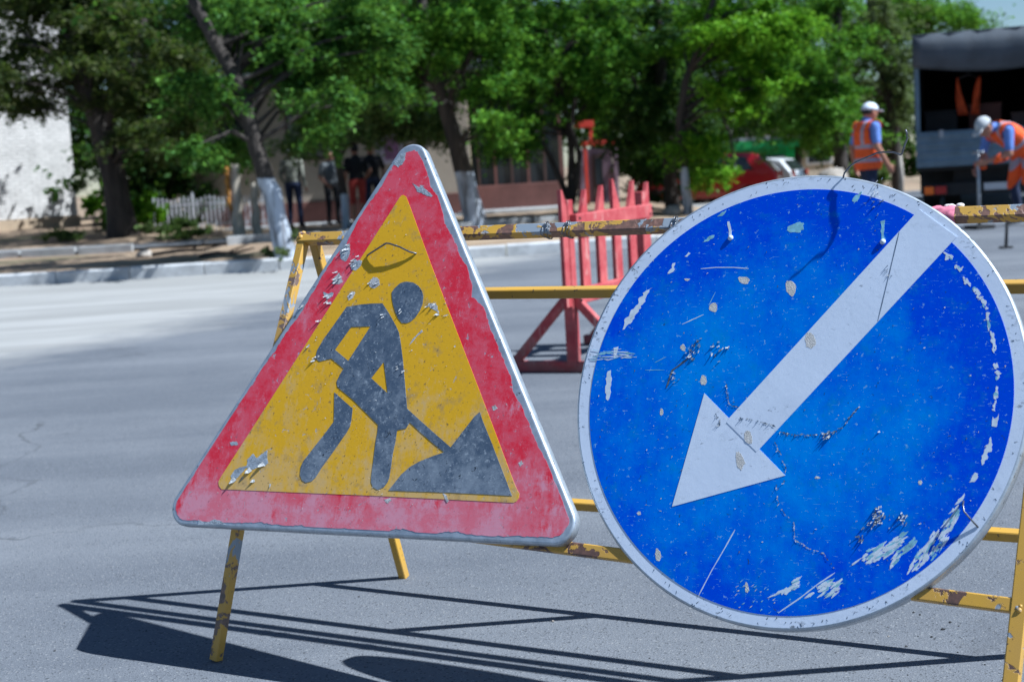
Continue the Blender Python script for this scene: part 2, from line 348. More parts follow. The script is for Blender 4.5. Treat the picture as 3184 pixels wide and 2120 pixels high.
M_beige = simple('beige_stucco', (0.36, 0.30, 0.24), 0.9, var=0.10, scale=1.5)
M_brownp = simple('maroon_plinth', (0.14, 0.06, 0.05), 0.8, var=0.2, scale=2)
M_dkframe = simple('dark_brown_frame', (0.06, 0.035, 0.03), 0.6, var=0.2, scale=3)
M_roof = simple('grey_sheet_roof', (0.20, 0.22, 0.24), 0.5, 0.3, var=0.15, scale=2)
def mat_glass(name, col):
    m, nt, p, o = new_mat(name); v = coords(nt)
    nt.links.new(mix(nt, noise(nt, v, 1.2, 3), col, tuple(x*1.8 for x in col)), p.inputs['Base Color']); p.inputs['Roughness'].default_value = 0.08; p.inputs['Specular IOR Level'].default_value = 0.6; return m
M_glass = mat_glass('dark_glass', (0.012, 0.015, 0.018))
M_poster = simple('poster_paper', (0.45, 0.40, 0.48), 0.7, var=0.1, scale=2)
M_posterp = simple('poster_print', (0.26, 0.13, 0.24), 0.7, var=0.4, scale=7)
M_teal = simple('teal_awning', (0.03, 0.10, 0.11), 0.7, var=0.2, scale=3)
M_olive = simple('olive_pillar', (0.10, 0.085, 0.012), 0.7, var=0.15, scale=3)
M_redfr = simple('orange_red_paint', (0.50, 0.045, 0.028), 0.5, var=0.12, scale=3)
M_lilac = simple('lilac_wall', (0.20, 0.135, 0.17), 0.8, var=0.1, scale=2)
M_fencew = simple('white_fence_paint', (0.55, 0.56, 0.60), 0.6, var=0.12, scale=5)
M_redwood = None
def mat_redwood():
    m, nt, p, o = new_mat('sun_bleached_red_paint'); v = coords(nt)
    f = noise(nt, v, 7, 6, 0.7)
    c = mix(nt, ramp(nt, f, 0.40, 0.66), (0.34, 0.030, 0.038), (0.48, 0.105, 0.10))
    k = ramp(nt, noise(nt, coords(nt, (14, 14, 5)), 1.0, 6, 0.72, 0.5), 0.57, 0.66); c = mix(nt, math_(nt, 'MULTIPLY', k, 0.7), c, (0.52, 0.30, 0.26))
    sz = nt.nodes.new('ShaderNodeSeparateXYZ'); nt.links.new(v, sz.inputs[0]); dirt = ramp(nt, math_(nt, 'SUBTRACT', noise(nt, v, 9, 5, 0.7), math_(nt, 'MULTIPLY', sz.outputs[2], 0.9)), 0.28, 0.50); c = mix(nt, math_(nt, 'MULTIPLY', dirt, 0.55), c, (0.13, 0.08, 0.07))
    nt.links.new(c, p.inputs['Base Color']); p.inputs['Roughness'].default_value = 0.7; bump(nt, p, f, 0.2, 0.01); return m
M_redwood = mat_redwood()
def mat_bark(name, white_z=None, dark=(0.026, 0.021, 0.018), lite=(0.062, 0.050, 0.042)):
    m, nt, p, o = new_mat(name); v = coords(nt, (9, 9, 1.6)); n = noise(nt, v, 1.0, 6, 0.7, 0.5)
    c = mix(nt, ramp(nt, n, 0.38, 0.64), dark, lite)
    if white_z is not None:
        tc = nt.nodes.new('ShaderNodeTexCoord'); sep = nt.nodes.new('ShaderNodeSeparateXYZ'); nt.links.new(tc.outputs['Object'], sep.inputs[0])
        w = math_(nt, 'ADD', sep.outputs[2], math_(nt, 'MULTIPLY', noise(nt, coords(nt), 5, 4), 0.12))
        k = ramp(nt, math_(nt, 'SUBTRACT', white_z+0.06+0.5, w), 0.49, 0.51)
        worn = ramp(nt, n, 0.46, 0.60)
        k = math_(nt, 'MULTIPLY', k, math_(nt, 'SUBTRACT', 1.0, math_(nt, 'MULTIPLY', worn, 0.75)))
        c = mix(nt, k, c, (0.43, 0.47, 0.54))
    nt.links.new(c, p.inputs['Base Color']); p.inputs['Roughness'].default_value = 0.95; bump(nt, p, n, 0.8, 0.03); return m
M_bark = mat_bark('dark_bark')
def mat_leaf(name, cols, trans=0.45):
    m, nt, p, o = new_mat(name); g = nt.nodes.new('ShaderNodeNewGeometry')
    r = nt.nodes.new('ShaderNodeValToRGB'); e = r.color_ramp.elements
    e[0].position = 0; e[0].color = (*cols[0], 1); e[1].position = 1; e[1].color = (*cols[-1], 1)
    for i, cc in enumerate(cols[1:-1]): x = e.new((i+1)/(len(cols)-1)); x.color = (*cc, 1)
    nt.links.new(g.outputs['Random Per Island'], r.inputs[0])
    p.inputs['Roughness'].default_value = 0.5; p.inputs['Specular IOR Level'].default_value = 0.35
    nt.links.new(r.outputs[0], p.inputs['Base Color'])
    p.inputs['Specular IOR Level'].default_value = 0.12
    t = nt.nodes.new('ShaderNodeBsdfTranslucent'); nt.links.new(mix(nt, 0.5, r.outputs[0], (0.12, 0.20, 0.01)), t.inputs[0])
    ms = nt.nodes.new('ShaderNodeMixShader'); ms.inputs[0].default_value = trans
    nt.links.new(p.outputs[0], ms.inputs[1]); nt.links.new(t.outputs[0], ms.inputs[2]); nt.links.new(ms.outputs[0], o.inputs[0]); return m
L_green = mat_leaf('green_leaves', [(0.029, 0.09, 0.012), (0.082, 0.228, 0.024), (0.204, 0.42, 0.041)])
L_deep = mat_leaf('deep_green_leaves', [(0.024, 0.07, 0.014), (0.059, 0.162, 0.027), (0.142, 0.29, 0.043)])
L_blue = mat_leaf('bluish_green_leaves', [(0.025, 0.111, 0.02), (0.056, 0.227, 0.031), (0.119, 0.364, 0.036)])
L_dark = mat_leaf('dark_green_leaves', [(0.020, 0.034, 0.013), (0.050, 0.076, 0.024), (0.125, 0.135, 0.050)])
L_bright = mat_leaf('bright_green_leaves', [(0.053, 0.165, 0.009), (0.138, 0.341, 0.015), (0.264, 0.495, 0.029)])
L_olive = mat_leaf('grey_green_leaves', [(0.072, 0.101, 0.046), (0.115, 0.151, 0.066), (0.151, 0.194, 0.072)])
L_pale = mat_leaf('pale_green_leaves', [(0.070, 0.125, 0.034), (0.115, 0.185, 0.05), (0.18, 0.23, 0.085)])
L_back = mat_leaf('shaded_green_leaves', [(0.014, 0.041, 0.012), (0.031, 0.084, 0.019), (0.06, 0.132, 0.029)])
M_skin = simple('tanned_skin', (0.36, 0.17, 0.11), 0.6, var=0.1, scale=8)
M_orange = simple('orange_vest_fabric', (0.80, 0.10, 0.012), 0.75, var=0.12, scale=14, bmp=0.5)
M_dullor = simple('dull_orange_cloth', (0.55, 0.07, 0.015), 0.85, var=0.35, scale=7, bmp=0.4)
M_tape = simple('grey_reflective_tape', (0.34, 0.30, 0.36), 0.45, var=0.08, scale=20)
M_shirtb = simple('blue_shirt', (0.13, 0.22, 0.55), 0.9, var=0.15, scale=12, bmp=0.5)
M_navy = simple('navy_trousers', (0.020, 0.028, 0.065), 0.9, var=0.25, scale=10, bmp=0.5)
M_black = simple('black_cloth', (0.014, 0.014, 0.018), 0.9, var=0.3, scale=10)
M_gshirt = simple('grey_shirt', (0.13, 0.14, 0.15), 0.9, var=0.2, scale=9, bmp=0.5)
M_camo = simple('olive_grey_shirt', (0.20, 0.20, 0.165), 0.9, var=0.75, scale=5)
M_redsh = simple('red_shorts', (0.40, 0.05, 0.04), 0.9, var=0.2, scale=9)
M_capw = simple('pale_cap', (0.62, 0.66, 0.74), 0.85, var=0.08, scale=20)
M_capg = simple('grey_cap', (0.44, 0.45, 0.46), 0.85, var=0.08, scale=20)
M_hair = simple('dark_hair', (0.012, 0.010, 0.010), 0.7, var=0.3, scale=40)
M_shoe = simple('dark_shoes', (0.02, 0.018, 0.018), 0.7, var=0.2, scale=20)
M_tarp = simple('dark_tarpaulin', (0.060, 0.070, 0.085), 0.6, var=0.25, scale=2, bmp=0.2)
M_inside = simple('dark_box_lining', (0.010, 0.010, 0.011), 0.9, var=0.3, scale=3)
M_tgate = simple('slate_blue_steel', (0.12, 0.175, 0.225), 0.45, 0.2, var=0.2, scale=3)
M_chassis = simple('oily_chassis_steel', (0.012, 0.012, 0.013), 0.7, var=0.3, scale=8)
M_tyre = simple('tyre_rubber', (0.016, 0.016, 0.017), 0.85, var=0.2, scale=30)
M_rim = simple('wheel_rim', (0.34, 0.35, 0.37), 0.4, 0.7, var=0.15, scale=20)
M_amber = simple('amber_lens', (0.85, 0.16, 0.01), 0.25, var=0.1, scale=20)
M_redlens = simple('red_lens', (0.35, 0.012, 0.012), 0.2, var=0.1, scale=20)
M_steel = simple('scuffed_steel', (0.30, 0.32, 0.35), 0.4, 0.6, var=0.2, scale=20)
M_pad = simple('plate_white', (0.5, 0.5, 0.52), 0.5, var=0.1, scale=10)
def mat_car(name, col):
    m, nt, p, o = new_mat(name); v = coords(nt)
    nt.links.new(mix(nt, ramp(nt, noise(nt, v, 3, 4), 0.4, 0.7), col, tuple(x*0.85 for x in col)), p.inputs['Base Color'])
    p.inputs['Roughness'].default_value = 0.28; p.inputs['Coat Weight'].default_value = 0.8; p.inputs['Coat Roughness'].default_value = 0.06; return m
M_carred = mat_car('red_car_paint', (0.36, 0.006, 0.012)); M_carwhite = mat_car('white_car_paint', (0.72, 0.73, 0.76))
M_kgreen = simple('green_kiosk_panels', (0.030, 0.32, 0.085), 0.5, var=0.15, scale=3)
M_kblue = simple('slate_roller_shutter', (0.085, 0.11, 0.16), 0.5, var=0.12, scale=3)
M_cream = simple('cream_wall', (0.50, 0.42, 0.33), 0.9, var=0.12, scale=2)
M_stone = simple('pale_stone', (0.34, 0.30, 0.26), 0.95, var=0.25, scale=5, bmp=0.6)
M_pebble = simple('dark_pebble', (0.055, 0.055, 0.058), 0.9, var=0.4, scale=60, bmp=0.5)
M_tan = simple('torn_orange_wood', (0.46, 0.21, 0.045), 0.85, var=0.3, scale=9, bmp=0.4)
M_palew = simple('pale_bare_wood', (0.46, 0.40, 0.32), 0.9, var=0.2, scale=6, bmp=0.4)

# ------------------------------------------------------------------ setting: ground
def ground_h(x, y):
    """verge height behind the kerb"""
    z = 0.15
    if x < -6.3: z += 0.30*min(1, max(0, (y-26)/6.5))*min(1, (-6.3-x)/0.8)
    if x > 3.4:
        t = min(1, (x-3.4)/0.9); z = z*(1-t)+0.006*t
    if x > 3.6: z -= 0.42*min(1, max(0, (y-33.6)/6.0))*min(1, (x-3.6)/1.5)
    return z
rd = mesh('road', [(-700, -400, 0), (4.5, -400, 0), (4.5, 18.62, 0), (-700, 18.62, 0), (700, -400, 0), (700, 34.4, 0), (4.5, 34.4, 0)], [(0, 1, 2, 3), (1, 4, 5, 6, 2)], M_asph); tag(rd, kind='structure')
KY = 18.35   # street face of the far kerb
def kerb_y(x):
    return 18.35 + 0.028*(x+2)**2*(0.35 if x < -2 else 0.0) + (0.05*(x-1)**2 if x > 1 else 0)
xs = np.concatenate([[-700, -300, -120], np.linspace(-60, -16, 12), np.linspace(-15, 12, 55), np.linspace(13, 80, 14), [150, 320, 700]])
ys = np.concatenate([np.linspace(0, 1, 9)**1.5*20, np.linspace(22, 60, 24), [80, 120, 200, 400, 800, 1480]])
V = []; F = []
for j, yy in enumerate(ys):
    for i, xx in enumerate(xs):
        y = kerb_y(max(min(xx, 4.6), -14)) + 0.155 + yy; x = xx
        lim = 4.4
        z = ground_h(x, y)+0.012*math.sin(3.1*x+1.7*y)+0.010*math.sin(7.3*x-2.9*y)
        V.append((x, y, z if yy > 0.001 else min(0.142, ground_h(x, y))))
nx = len(xs)
for j in range(len(ys)-1):
    for i in range(nx-1):
        if xs[i] >= 4.3 and ys[j+1] < 15.3: continue          # the carriageway turns off here
        F.append((j*nx+i, j*nx+i+1, (j+1)*nx+i+1, (j+1)*nx+i))
vg = mesh('verge', V, F, M_soil, smooth=True); tag(vg, kind='structure')
# kerb of separate stones
kb = empty('kerb', (0, 18.3, 0)); tag(kb, kind='structure')
kx = -15.0; ki = 0
while kx < 4.2:
    L_ = 1.0
    p0 = Vector((kx+0.008, kerb_y(kx)-18.3, 0)); p1 = Vector((kx+L_-0.008, kerb_y(kx+L_)-18.3, 0))
    mb = MB(); dz = random.uniform(-0.008, 0.008); dy = random.uniform(-0.01, 0.01)
    t = (p1-p0).normalized(); nrm = Vector((-t.y, t.x, 0))
    a, b = p0+nrm*dy, p1+nrm*dy
    prof = [(0, -0.05), (0, 0.135+dz), (0.02, 0.155+dz), (0.15, 0.155+dz), (0.15, -0.05)]
    Vk = [a+nrm*u+Vector((0, 0, w)) for u, w in prof]+[b+nrm*u+Vector((0, 0, w)) for u, w in prof]
    Fk = [(i, i+1, i+6, i+5) for i in range(4)]+[(4, 3, 2, 1, 0), (5, 6, 7, 8, 9)]
    mb.add(Vk, [tuple(reversed(f)) for f in Fk]); mb.build('kerb_stone', M_kerb, kb); kx += L_
# footpath with its own low edging stones
fp = MB()
FP = [(-16, 24.9, 27.2), (-8.3, 23.9, 26.2), (-6.3, 23.7, 25.6), (-4.8, 23.9, 25.5), (-2.5, 24.4, 25.8), (1.5, 25.2, 26.6)]
V = []; F = []
for i, (x, y0, y1) in enumerate(FP):
    V += [(x, y0, ground_h(x, y0)+0.055), (x, y1, ground_h(x, y1)+0.05)]
    if i: F.append((2*i-2, 2*i, 2*i+1, 2*i-1))
tag(mesh('footpath', V, F, M_path), kind='structure')
eg = empty('path_edging', (0, 0, 0)); tag(eg, kind='structure')
for i in range(len(FP)-1):
    a = Vector((FP[i][0], FP[i][1], 0.16)); b = Vector((FP[i+1][0], FP[i+1][1], 0.16)); n = max(1, int((b-a).length/0.9))
    for k in range(n):
        if random.random() < 0.12: continue
        p = a.lerp(b, (k+0.03)/n); q = a.lerp(b, (k+0.97)/n); o_ = Vector((0, random.uniform(-0.05, 0.02), random.uniform(-0.01, 0.03)))
        MB().bar(p+o_, q+o_, (0, 0, 1), 0.10, 0.20, 0.01).build('edging_stone', M_conc, eg)

# ------------------------------------------------------------------ the yellow trestle barrier
PSI = -0.5119; BO = Vector((-0.5059, 3.5916, 0)); BU = Vector((math.cos(PSI), math.sin(PSI), 0)); BV = Vector((math.sin(PSI), -math.cos(PSI), 0))
BH, WB, WF, BL, BLF, TG = 0.9912, 0.3186, 0.5378, 1.8235, 1.7746, 0.0415
def BP(u, v, z): return BO+BU*u+BV*v+Vector((0, 0, z))
ft, ftR = BP(0, TG/2, BH), BP(BL, TG/2, BH); bt, btR = BP(0, -TG/2, BH), BP(BL, -TG/2, BH)
bf, bfR = BP(0, -WB, 0), BP(BL, -WB, 0); fw, fwR = BP(0, WF, 0), BP(BLF, WF, 0)
ffoot = BP(-0.0628, 0.4153, 0.0)
NF = (ftR-ft).cross(fw-ft).normalized(); NF = NF if NF.y < 0 else -NF
NB = (btR-bt).cross(bf-bt).normalized(); NB = NB if NB.y < 0 else -NB
bar = empty('trestle_barrier', BP(BL/2, 0, 0), 0, 'yellow steel trestle barrier with peeling paint carrying the two road signs', 'barrier')
def loc(p): return Vector(p)-Vector(bar.location)
TW = 0.024
def bpart(name, p0, p1, ax, mat, w=TW, d=TW):
    o = MB().bar(loc(p0), loc(p1), ax, w, d, 0.0022).build(name, mat, bar); return o
lerp = lambda a, b, t: b+(a-b)*t
ext = BU*0.012
bpart('top_rail', ft-ext, ftR+ext*2, BV*math.cos(0.62)+Vector((0, 0, math.sin(0.62))), M_yheavy, 0.0265, 0.0265); bpart('top_rail', bt-ext+Vector((0, 0, -0.002)), btR+ext*2+Vector((0, 0, -0.002)), NB, M_yworn)
flL, flR = lerp(ft, fw, 0.3738), lerp(ftR, fwR, 0.3156)
down = Vector((0, 0, -0.0125))
# front leg, kinked below the lower rail where it has been knocked in
d1 = (flL-ft).normalized()
o = MB().bar(loc(ft+d1*0.013), loc(flL+d1*0.02), NF, TW, TW, 0.0022)
o.bar(loc(flL+d1*0.018), loc(ffoot+Vector((0, 0, 0.004))), NF, TW*1.02, TW*1.02, 0.0022); o.build('leg', M_ygrey, bar)
dR = (fwR-ftR).normalized()
bpart('leg', ftR+dR*0.013, fwR+Vector((0, 0, 0.002)), NF, M_yworn, 0.028, 0.026)
db = (bf-bt).normalized()
bpart('leg', bt+db*0.013, bf+Vector((0, 0, 0.002)), NB, M_yclean); bpart('leg', btR+db*0.013, bfR+Vector((0, 0, 0.002)), NB, M_yclean)
bpart('rail', flL+BU*0.013, flR-BU*0.014, NF, M_yworn, 0.026, 0.024)
bpart('rail', lerp(bt, bf, 0.2749)+BU*0.013, lerp(btR, bfR, 0.2749)-BU*0.013, NB, M_yclean)
bpart('rail', lerp(bt, bf, 0.8455)+BU*0.013, lerp(btR, bfR, 0.8455)-BU*0.013, NB, M_yclean)
# strut between the two back rails (its shadow lies on the road)
def sh_ground(p):
    p = Vector(p); return p - LIGHT*(p.z/LIGHT.z)
best = None
for i in range(200):
    u = BL*(0.2+0.7*i/199); s_ = sh_ground(lerp(BP(u, -TG/2, BH), BP(u, -WB, 0), 0.2749)); e = (s_-on_z(1851, 1916)).length
    if best is None or e < best[0]: best = (e, u)
us = best[1]; sa, sb_ = BP(us, -TG/2, BH), BP(us, -WB, 0)
bpart('strut', lerp(sa, sb_, 0.2749)+db*-0.013, lerp(sa, sb_, 0.8455)+db*0.013, NB, M_yclean)
# weld beads
for p in (flR, flL, ft, ftR, lerp(btR, bfR, 0.2749), lerp(bt, bf, 0.2749)):
    mb = MB()
    for k in range(9):
        q = loc(p)+Vector([random.uniform(-0.014, 0.014) for _ in range(3)]); mb.ell(q, [random.uniform(0.004, 0.008)]*3, 8, 5)
    mb.build('weld_bead', M_ygrey, bar, True)
# wire lashings round the top rail
for u, w in ((0.70, 0.02), (0.755, 0.012), (1.02, 0.014)):
    mb = MB()
    for k in range(3):
        c = BP(u+k*0.006, TG/2, BH)
        pts = []
        for a in range(17):
            th = a/16*2*math.pi; r = 0.0165*(1/max(abs(math.cos(th)), abs(math.sin(th))))**0.8
            up = NF.cross(BU).normalized(); pts.append(loc(c+NF*math.cos(th)*r+up*math.sin(th)*r+BU*0.004*math.sin(th*2+k)))
        mb.tube(pts, 0.0011, 5)
    o = mb.build('wire_lashing', M_wire, bar, True)

# ------------------------------------------------------------------ sign helpers
def sign_frame(name, c, yaw, lean, roll, label, cat):
    n = Vector((math.sin(yaw)*math.cos(lean), -math.cos(yaw)*math.cos(lean), math.sin(lean)))
    x = Vector((0, 0, 1)).cross(n).normalized(); y = n.cross(x)
    X = math.cos(roll)*x+math.sin(roll)*y; Y = -math.sin(roll)*x+math.cos(roll)*y
    e = empty(name, c, 0, label, cat); Mx = Matrix.Identity(4)
    for i in range(3): Mx[i][0] = X[i]; Mx[i][1] = Y[i]; Mx[i][2] = n[i]; Mx[i][3] = c[i]
    e.matrix_world = Mx; Vc = Vector(c)
    def L(px, py):
        d = ray(px, py); t = (Vc-EYE).dot(n)/d.dot(n); q = EYE+d*t-Vc; return (q.dot(X), q.dot(Y))
    def W(lx, ly, lz=0): return Vc+X*lx+Y*ly+n*lz
    return e, L, W, (X, Y, n)
def offset_ring(poly, d):
    k = len(poly); out = []
    for i in range(k):
        a, b, c = Vector(poly[i-1]), Vector(poly[i]), Vector(poly[(i+1)%k])
        n1 = Vector((-(b-a).y, (b-a).x)).normalized(); n2 = Vector((-(c-b).y, (c-b).x)).normalized(); m = (n1+n2)
        m = m/max(0.3, m.length_squared/2) if m.length > 1e-6 else n1
        q = b+m*d; out.append((q.x, q.y))
    return out
def plate(name, outline, par, mat_face, mat_rim, depth=0.02, wob=0.0):
    """sheet-metal plate with a rounded lip turned back"""
    k = len(outline); rings = [(0.006, 0.0), (0.003, -0.0008), (0.0008, -0.003), (0, -0.006), (0, -depth), (0.002, -depth), (0.0025, -0.004)]
    V = []; F = []; MI = []
    for d, z in rings:
        r = offset_ring(outline, d)
        for i, (x, y) in enumerate(r):
            w_ = wob*math.sin(i/k*2*math.pi*5+1)*math.sin(i/k*2*math.pi*13) if z < -0.004 else 0
            V.append((x*(1+w_), y*(1+w_), z))
    for j in range(len(rings)-1):
        for i in range(k):
            F.append((j*k+i, j*k+(i+1)%k, (j+1)*k+(i+1)%k, (j+1)*k+i)); MI.append(1)
    F = [tuple(reversed(f)) for f in F]
    F.append(tuple(range(k))); MI.append(0); F.append(tuple((len(rings)-1)*k+i for i in range(k-1, -1, -1))); MI.append(1)
    o = mesh(name, V, F, [mat_face, mat_rim], par)
    o.data.polygons.foreach_set('material_index', MI)
    for p in o.data.polygons: p.use_smooth = (p.index < len(F)-2)
    return o
def ragged(poly, step, amp, rs=None, smooth=True):
    rs = rs or random; out = []; k = len(poly); r = 0
    for i in range(k):
        a, b = Vector(poly[i]), Vector(poly[(i+1)%k]); n = max(1, int((b-a).length/step)); t = (b-a); nn = Vector((-t.y, t.x)).normalized()
        for j in range(n):
            r = r*0.45+rs.gauss(0, 1)*0.6; q = a.lerp(b, j/n)+nn*amp*r; out.append((q.x, q.y))
    return out
def sheet(name, poly, z0, z1, mat, par, holes=()):
    V, F = prism(poly, z0, z1, holes); return mesh(name, V, F, mat, par)
def rounded(tri, r, n=10):
    out = []; k = len(tri)
    for i in range(k):
        a, b, c = Vector(tri[i-1]), Vector(tri[i]), Vector(tri[(i+1)%k]); u = (a-b).normalized(); w = (c-b).normalized()
        h = math.acos(max(-1, min(1, u.dot(w))))/2; d = r/math.tan(h); ctr = b+(u+w).normalized()*(r/math.sin(h))
        s = b+u*d; e = b+w*d; a0 = math.atan2(s.y-ctr.y, s.x-ctr.x); a1 = math.atan2(e.y-ctr.y, e.x-ctr.x)
        da = (a1-a0+math.pi) % (2*math.pi)-math.pi
        for j in range(n+1): out.append((ctr.x+r*math.cos(a0+da*j/n), ctr.y+r*math.sin(a0+da*j/n)))
    return out
def flake(mb, x, y, z, L_, w, ang, lift, curl=1.0):
    """curled tongue of film: rooted at (x,y), rising away from the surface"""
    ca, sa_ = math.cos(ang), math.sin(ang); V = []; n = 4
    for i in range(n+1):
        s = i/n; wd = w*(1-0.75*s)*0.5*random.uniform(0.7, 1.2); h = lift*0.5*(s**1.4); a = L_*s*(1-0.25*curl*s)
        for sg in (-1, 1):
            V.append((x+ca*a-sa_*wd*sg, y+sa_*a+ca*wd*sg, z+h+random.uniform(0, 0.25)*lift*s))
    mb.add(V, [(2*i, 2*i+1, 2*i+3, 2*i+2) for i in range(n)])

# ------------------------------------------------------------------ triangular road works sign
ST = 1.1691*0.988
tri, TL, TWd, TAX = sign_frame('road_works_sign', tuple(EYE+(Vector((-0.3263, 3.2151, 0.6437))-EYE)*0.988), -0.4999, 0.4303, 0.0263,
    'weathered triangular road works sign with red border, yellow field and digging figure', 'sign')
h3 = ST*0.8660254
OUT = rounded([(0, h3*2/3), (-ST/2, -h3/3), (ST/2, -h3/3)], 0.047, 12)
def dense(poly, step):
    out = []
    for i in range(len(poly)):
        a, b = Vector(poly[i]), Vector(poly[(i+1)%len(poly)]); n = max(1, int((b-a).length/step))
        for j in range(n): q = a.lerp(b, j/n); out.append((q.x, q.y))
    return out
OUTD = dense(OUT, 0.03)
plate('plate', OUTD, tri, M_galv, M_galv, 0.026, 0.0008)
inset = []
base = dense(rounded([(0, h3*2/3), (-ST/2, -h3/3), (ST/2, -h3/3)], 0.047, 14), 0.006)
rr = 0
ring = offset_ring(base, 0.012)
cen = Vector((0, 0)); k = len(ring)
rs = random.Random(3)
lf = [rs.gauss(0, 1) for _ in range(k//9+3)]
for i, (x, y) in enumerate(ring):
    rr = rr*0.55+rs.gauss(0, 0.6)
    t = i/9; a_ = lf[int(t)]; b_ = lf[int(t)+1]; low = a_+(b_-a_)*(t-int(t))
    d = Vector((x, y)); dn = -d.normalized()
    amp = 0.002+0.0022*max(0, low)
    if x > 0.02 and y > -0.15: amp += 0.006           # right flank scoured wider
    q = d+dn*max(0, amp+0.0022*rr+0.003*low); inset.append((q.x, q.y))
sheet('red_border', inset, 0.0001, 0.0006, M_red, tri)
def P5(x, y): return TL(1100+x/3.92, 420+y/3.92)
def P1(x, y): return TL(900+x/4.48, 840+y/4.48)
def P2(x, y): return TL(900+x/4.126, 1160+y/4.126)
def P3(x, y): return TL(1150+x/4.48, 1250+y/4.48)
def P4(x, y): return TL(500+x/4.48, 1350+y/4.48)
def apply(f, pts): return [f(*p) for p in pts]
def ccw(poly):
    a = sum(poly[i][0]*poly[(i+1)%len(poly)][1]-poly[(i+1)%len(poly)][0]*poly[i][1] for i in range(len(poly)))
    return poly if a > 0 else poly[::-1]
yel = apply(P5, [(545, 790), (578, 742), (606, 733), (640, 752), (690, 880), (940, 1568)])+apply(P3, [(1590, 0), (2030, 1170), (2085, 1275), (2078, 1335), (2045, 1380), (2000, 1400), (0, 1300)])+apply(P4, [(2240, 825), (1000, 770), (850, 765), (812, 720), (806, 660), (850, 580), (1225, 0)])
sheet('yellow_field', ccw(yel), 0.0001, 0.0012, M_yel, tri)
head = apply(P1, [(1430, 310), (1470, 255), (1540, 190), (1590, 170), (1640, 162), (1730, 175), (1800, 220), (1850, 290), (1870, 370), (1860, 470), (1820, 570), (1760, 660), (1700, 715), (1635, 742), (1570, 738), (1520, 680), (1480, 590), (1450, 490), (1432, 390)])
sheet('figure_head', ccw(head), 0.0008, 0.0019, M_sym, tri)
body = apply(P1, [(800, 515), (1000, 480), (1150, 468), (1300, 464), (1390, 600), (1490, 780), (1530, 870), (1550, 980), (1585, 1250), (1605, 1480)])+apply(P2, [(1490, 180), (1515, 455), (1640, 570), (1830, 740)])+apply(P3, [(1130, 630), (1200, 540), (1370, 320), (1460, 205), (1535, 138), (1580, 270), (1690, 540), (1860, 980), (1985, 1305), (1600, 1285), (1150, 1262), (800, 1250), (262, 1232), (330, 1150), (440, 1010), (560, 905), (700, 825), (900, 745), (1040, 700), (830, 530), (560, 285), (510, 368), (385, 395), (360, 560), (325, 720), (300, 900), (275, 1060), (250, 1120), (200, 1185), (110, 1222), (50, 1185), (22, 1120), (25, 1040), (50, 850), (85, 560), (110, 430), (120, 320)])+apply(P2, [(820, 345), (620, 180), (610, 110), (665, 0)])+apply(P1, [(760, 1375), (590, 1235), (500, 1255), (420, 1275), (372, 1232), (380, 1170), (395, 1110), (490, 950), (620, 770)])
hole1 = apply(P1, [(865, 795), (1135, 785), (825, 1265), (640, 1110)])
hole2 = [TL(1194.6, 1125.7), TL(1155.6, 1175.9), TL(1206.6, 1223.5)]
sheet('figure_body', ccw(body), 0.0008, 0.0019, M_sym, tri, [ccw(hole1)[::-1], ccw(hole2)[::-1]])
leg = apply(P2, [(582, 248), (815, 455), (800, 600), (780, 690), (740, 760), (560, 1020), (420, 1210), (340, 1340), (290, 1385), (215, 1405), (165, 1375), (140, 1310), (150, 1200), (190, 1120), (330, 940), (460, 775), (575, 620), (578, 450)])
sheet('figure_leg', ccw(leg), 0.0008, 0.0019, M_sym, tri)
# torn patches baring the sheet metal
def chip(f, pts, mat, par, z=0.0024, step=0.004, amp=0.0012, name='bared_patch'):
    return sheet(name, ragged(ccw(apply(f, pts)), step, amp), z-0.0012, z, mat, par)
chip(P5, [(490, 330), (540, 280), (575, 225), (640, 215), (630, 300), (590, 360), (540, 390), (495, 370)], M_chipg, tri, 0.00085, 0.003, 0.0016)
chip(P5, [(710, 590), (745, 600), (800, 640), (820, 610), (880, 660), (965, 740), (955, 755), (890, 745), (830, 715), (770, 690), (750, 640)], M_chipg, tri, 0.00085, 0.004, 0.0011)
chip(P1, [(590, 190), (640, 90), (690, 40), (730, 100), (745, 150), (690, 205), (640, 200)], M_chipt2, tri, 0.00085, 0.003, 0.0018)
chip(P1, [(470, 300), (540, 330), (620, 300), (600, 370), (520, 410), (490, 370)], M_chipg, tri, 0.00085, 0.003, 0.002)
chip(P1, [(860, -60), (930, -150), (1010, -120), (990, -40), (930, 10), (880, 0)], M_chipg, tri, 0.00145, 0.003, 0.0018)
chip(P1, [(690, -230), (740, -330), (830, -350), (850, -240), (790, -120), (720, -150)], M_chipg, tri, 0.00085, 0.003, 0.002)
chip(P1, [(1115, 140), (1180, 100), (1250, 120), (1270, 210), (1200, 250), (1120, 235)], M_chipt2, tri, 0.00145, 0.003, 0.0016)
chip(P1, [(810, 370), (870, 300), (920, 320), (890, 390), (830, 430)], M_chipb, tri, 0.00145, 0.003, 0.0012)
chip(P1, [(1930, 465), (2040, 465), (2075, 540), (2085, 600), (2035, 565), (1960, 525)], M_chipt2, tri, 0.00145, 0.003, 0.0012)
chip(P1, [(1668, 1055), (1720, 960), (1790, 890), (1850, 828), (1864, 858), (1790, 915), (1720, 1000)], M_chipt2, tri, 0.00145, 0.006, 0.0003)
chip(P3, [(1700, 60), (1750, 30), (1780, 90), (1720, 120)], M_chipt2, tri, 0.00085, 0.003, 0.0012)
chip(P3, [(2065, 850), (2120, 810), (2140, 860), (2090, 890)], M_chipt2, tri, 0.00085, 0.003, 0.0012)
chip(P3, [(190, 1360), (280, 1330), (310, 1370), (250, 1410)], M_chipt2, tri, 0.00085, 0.003, 0.0012)
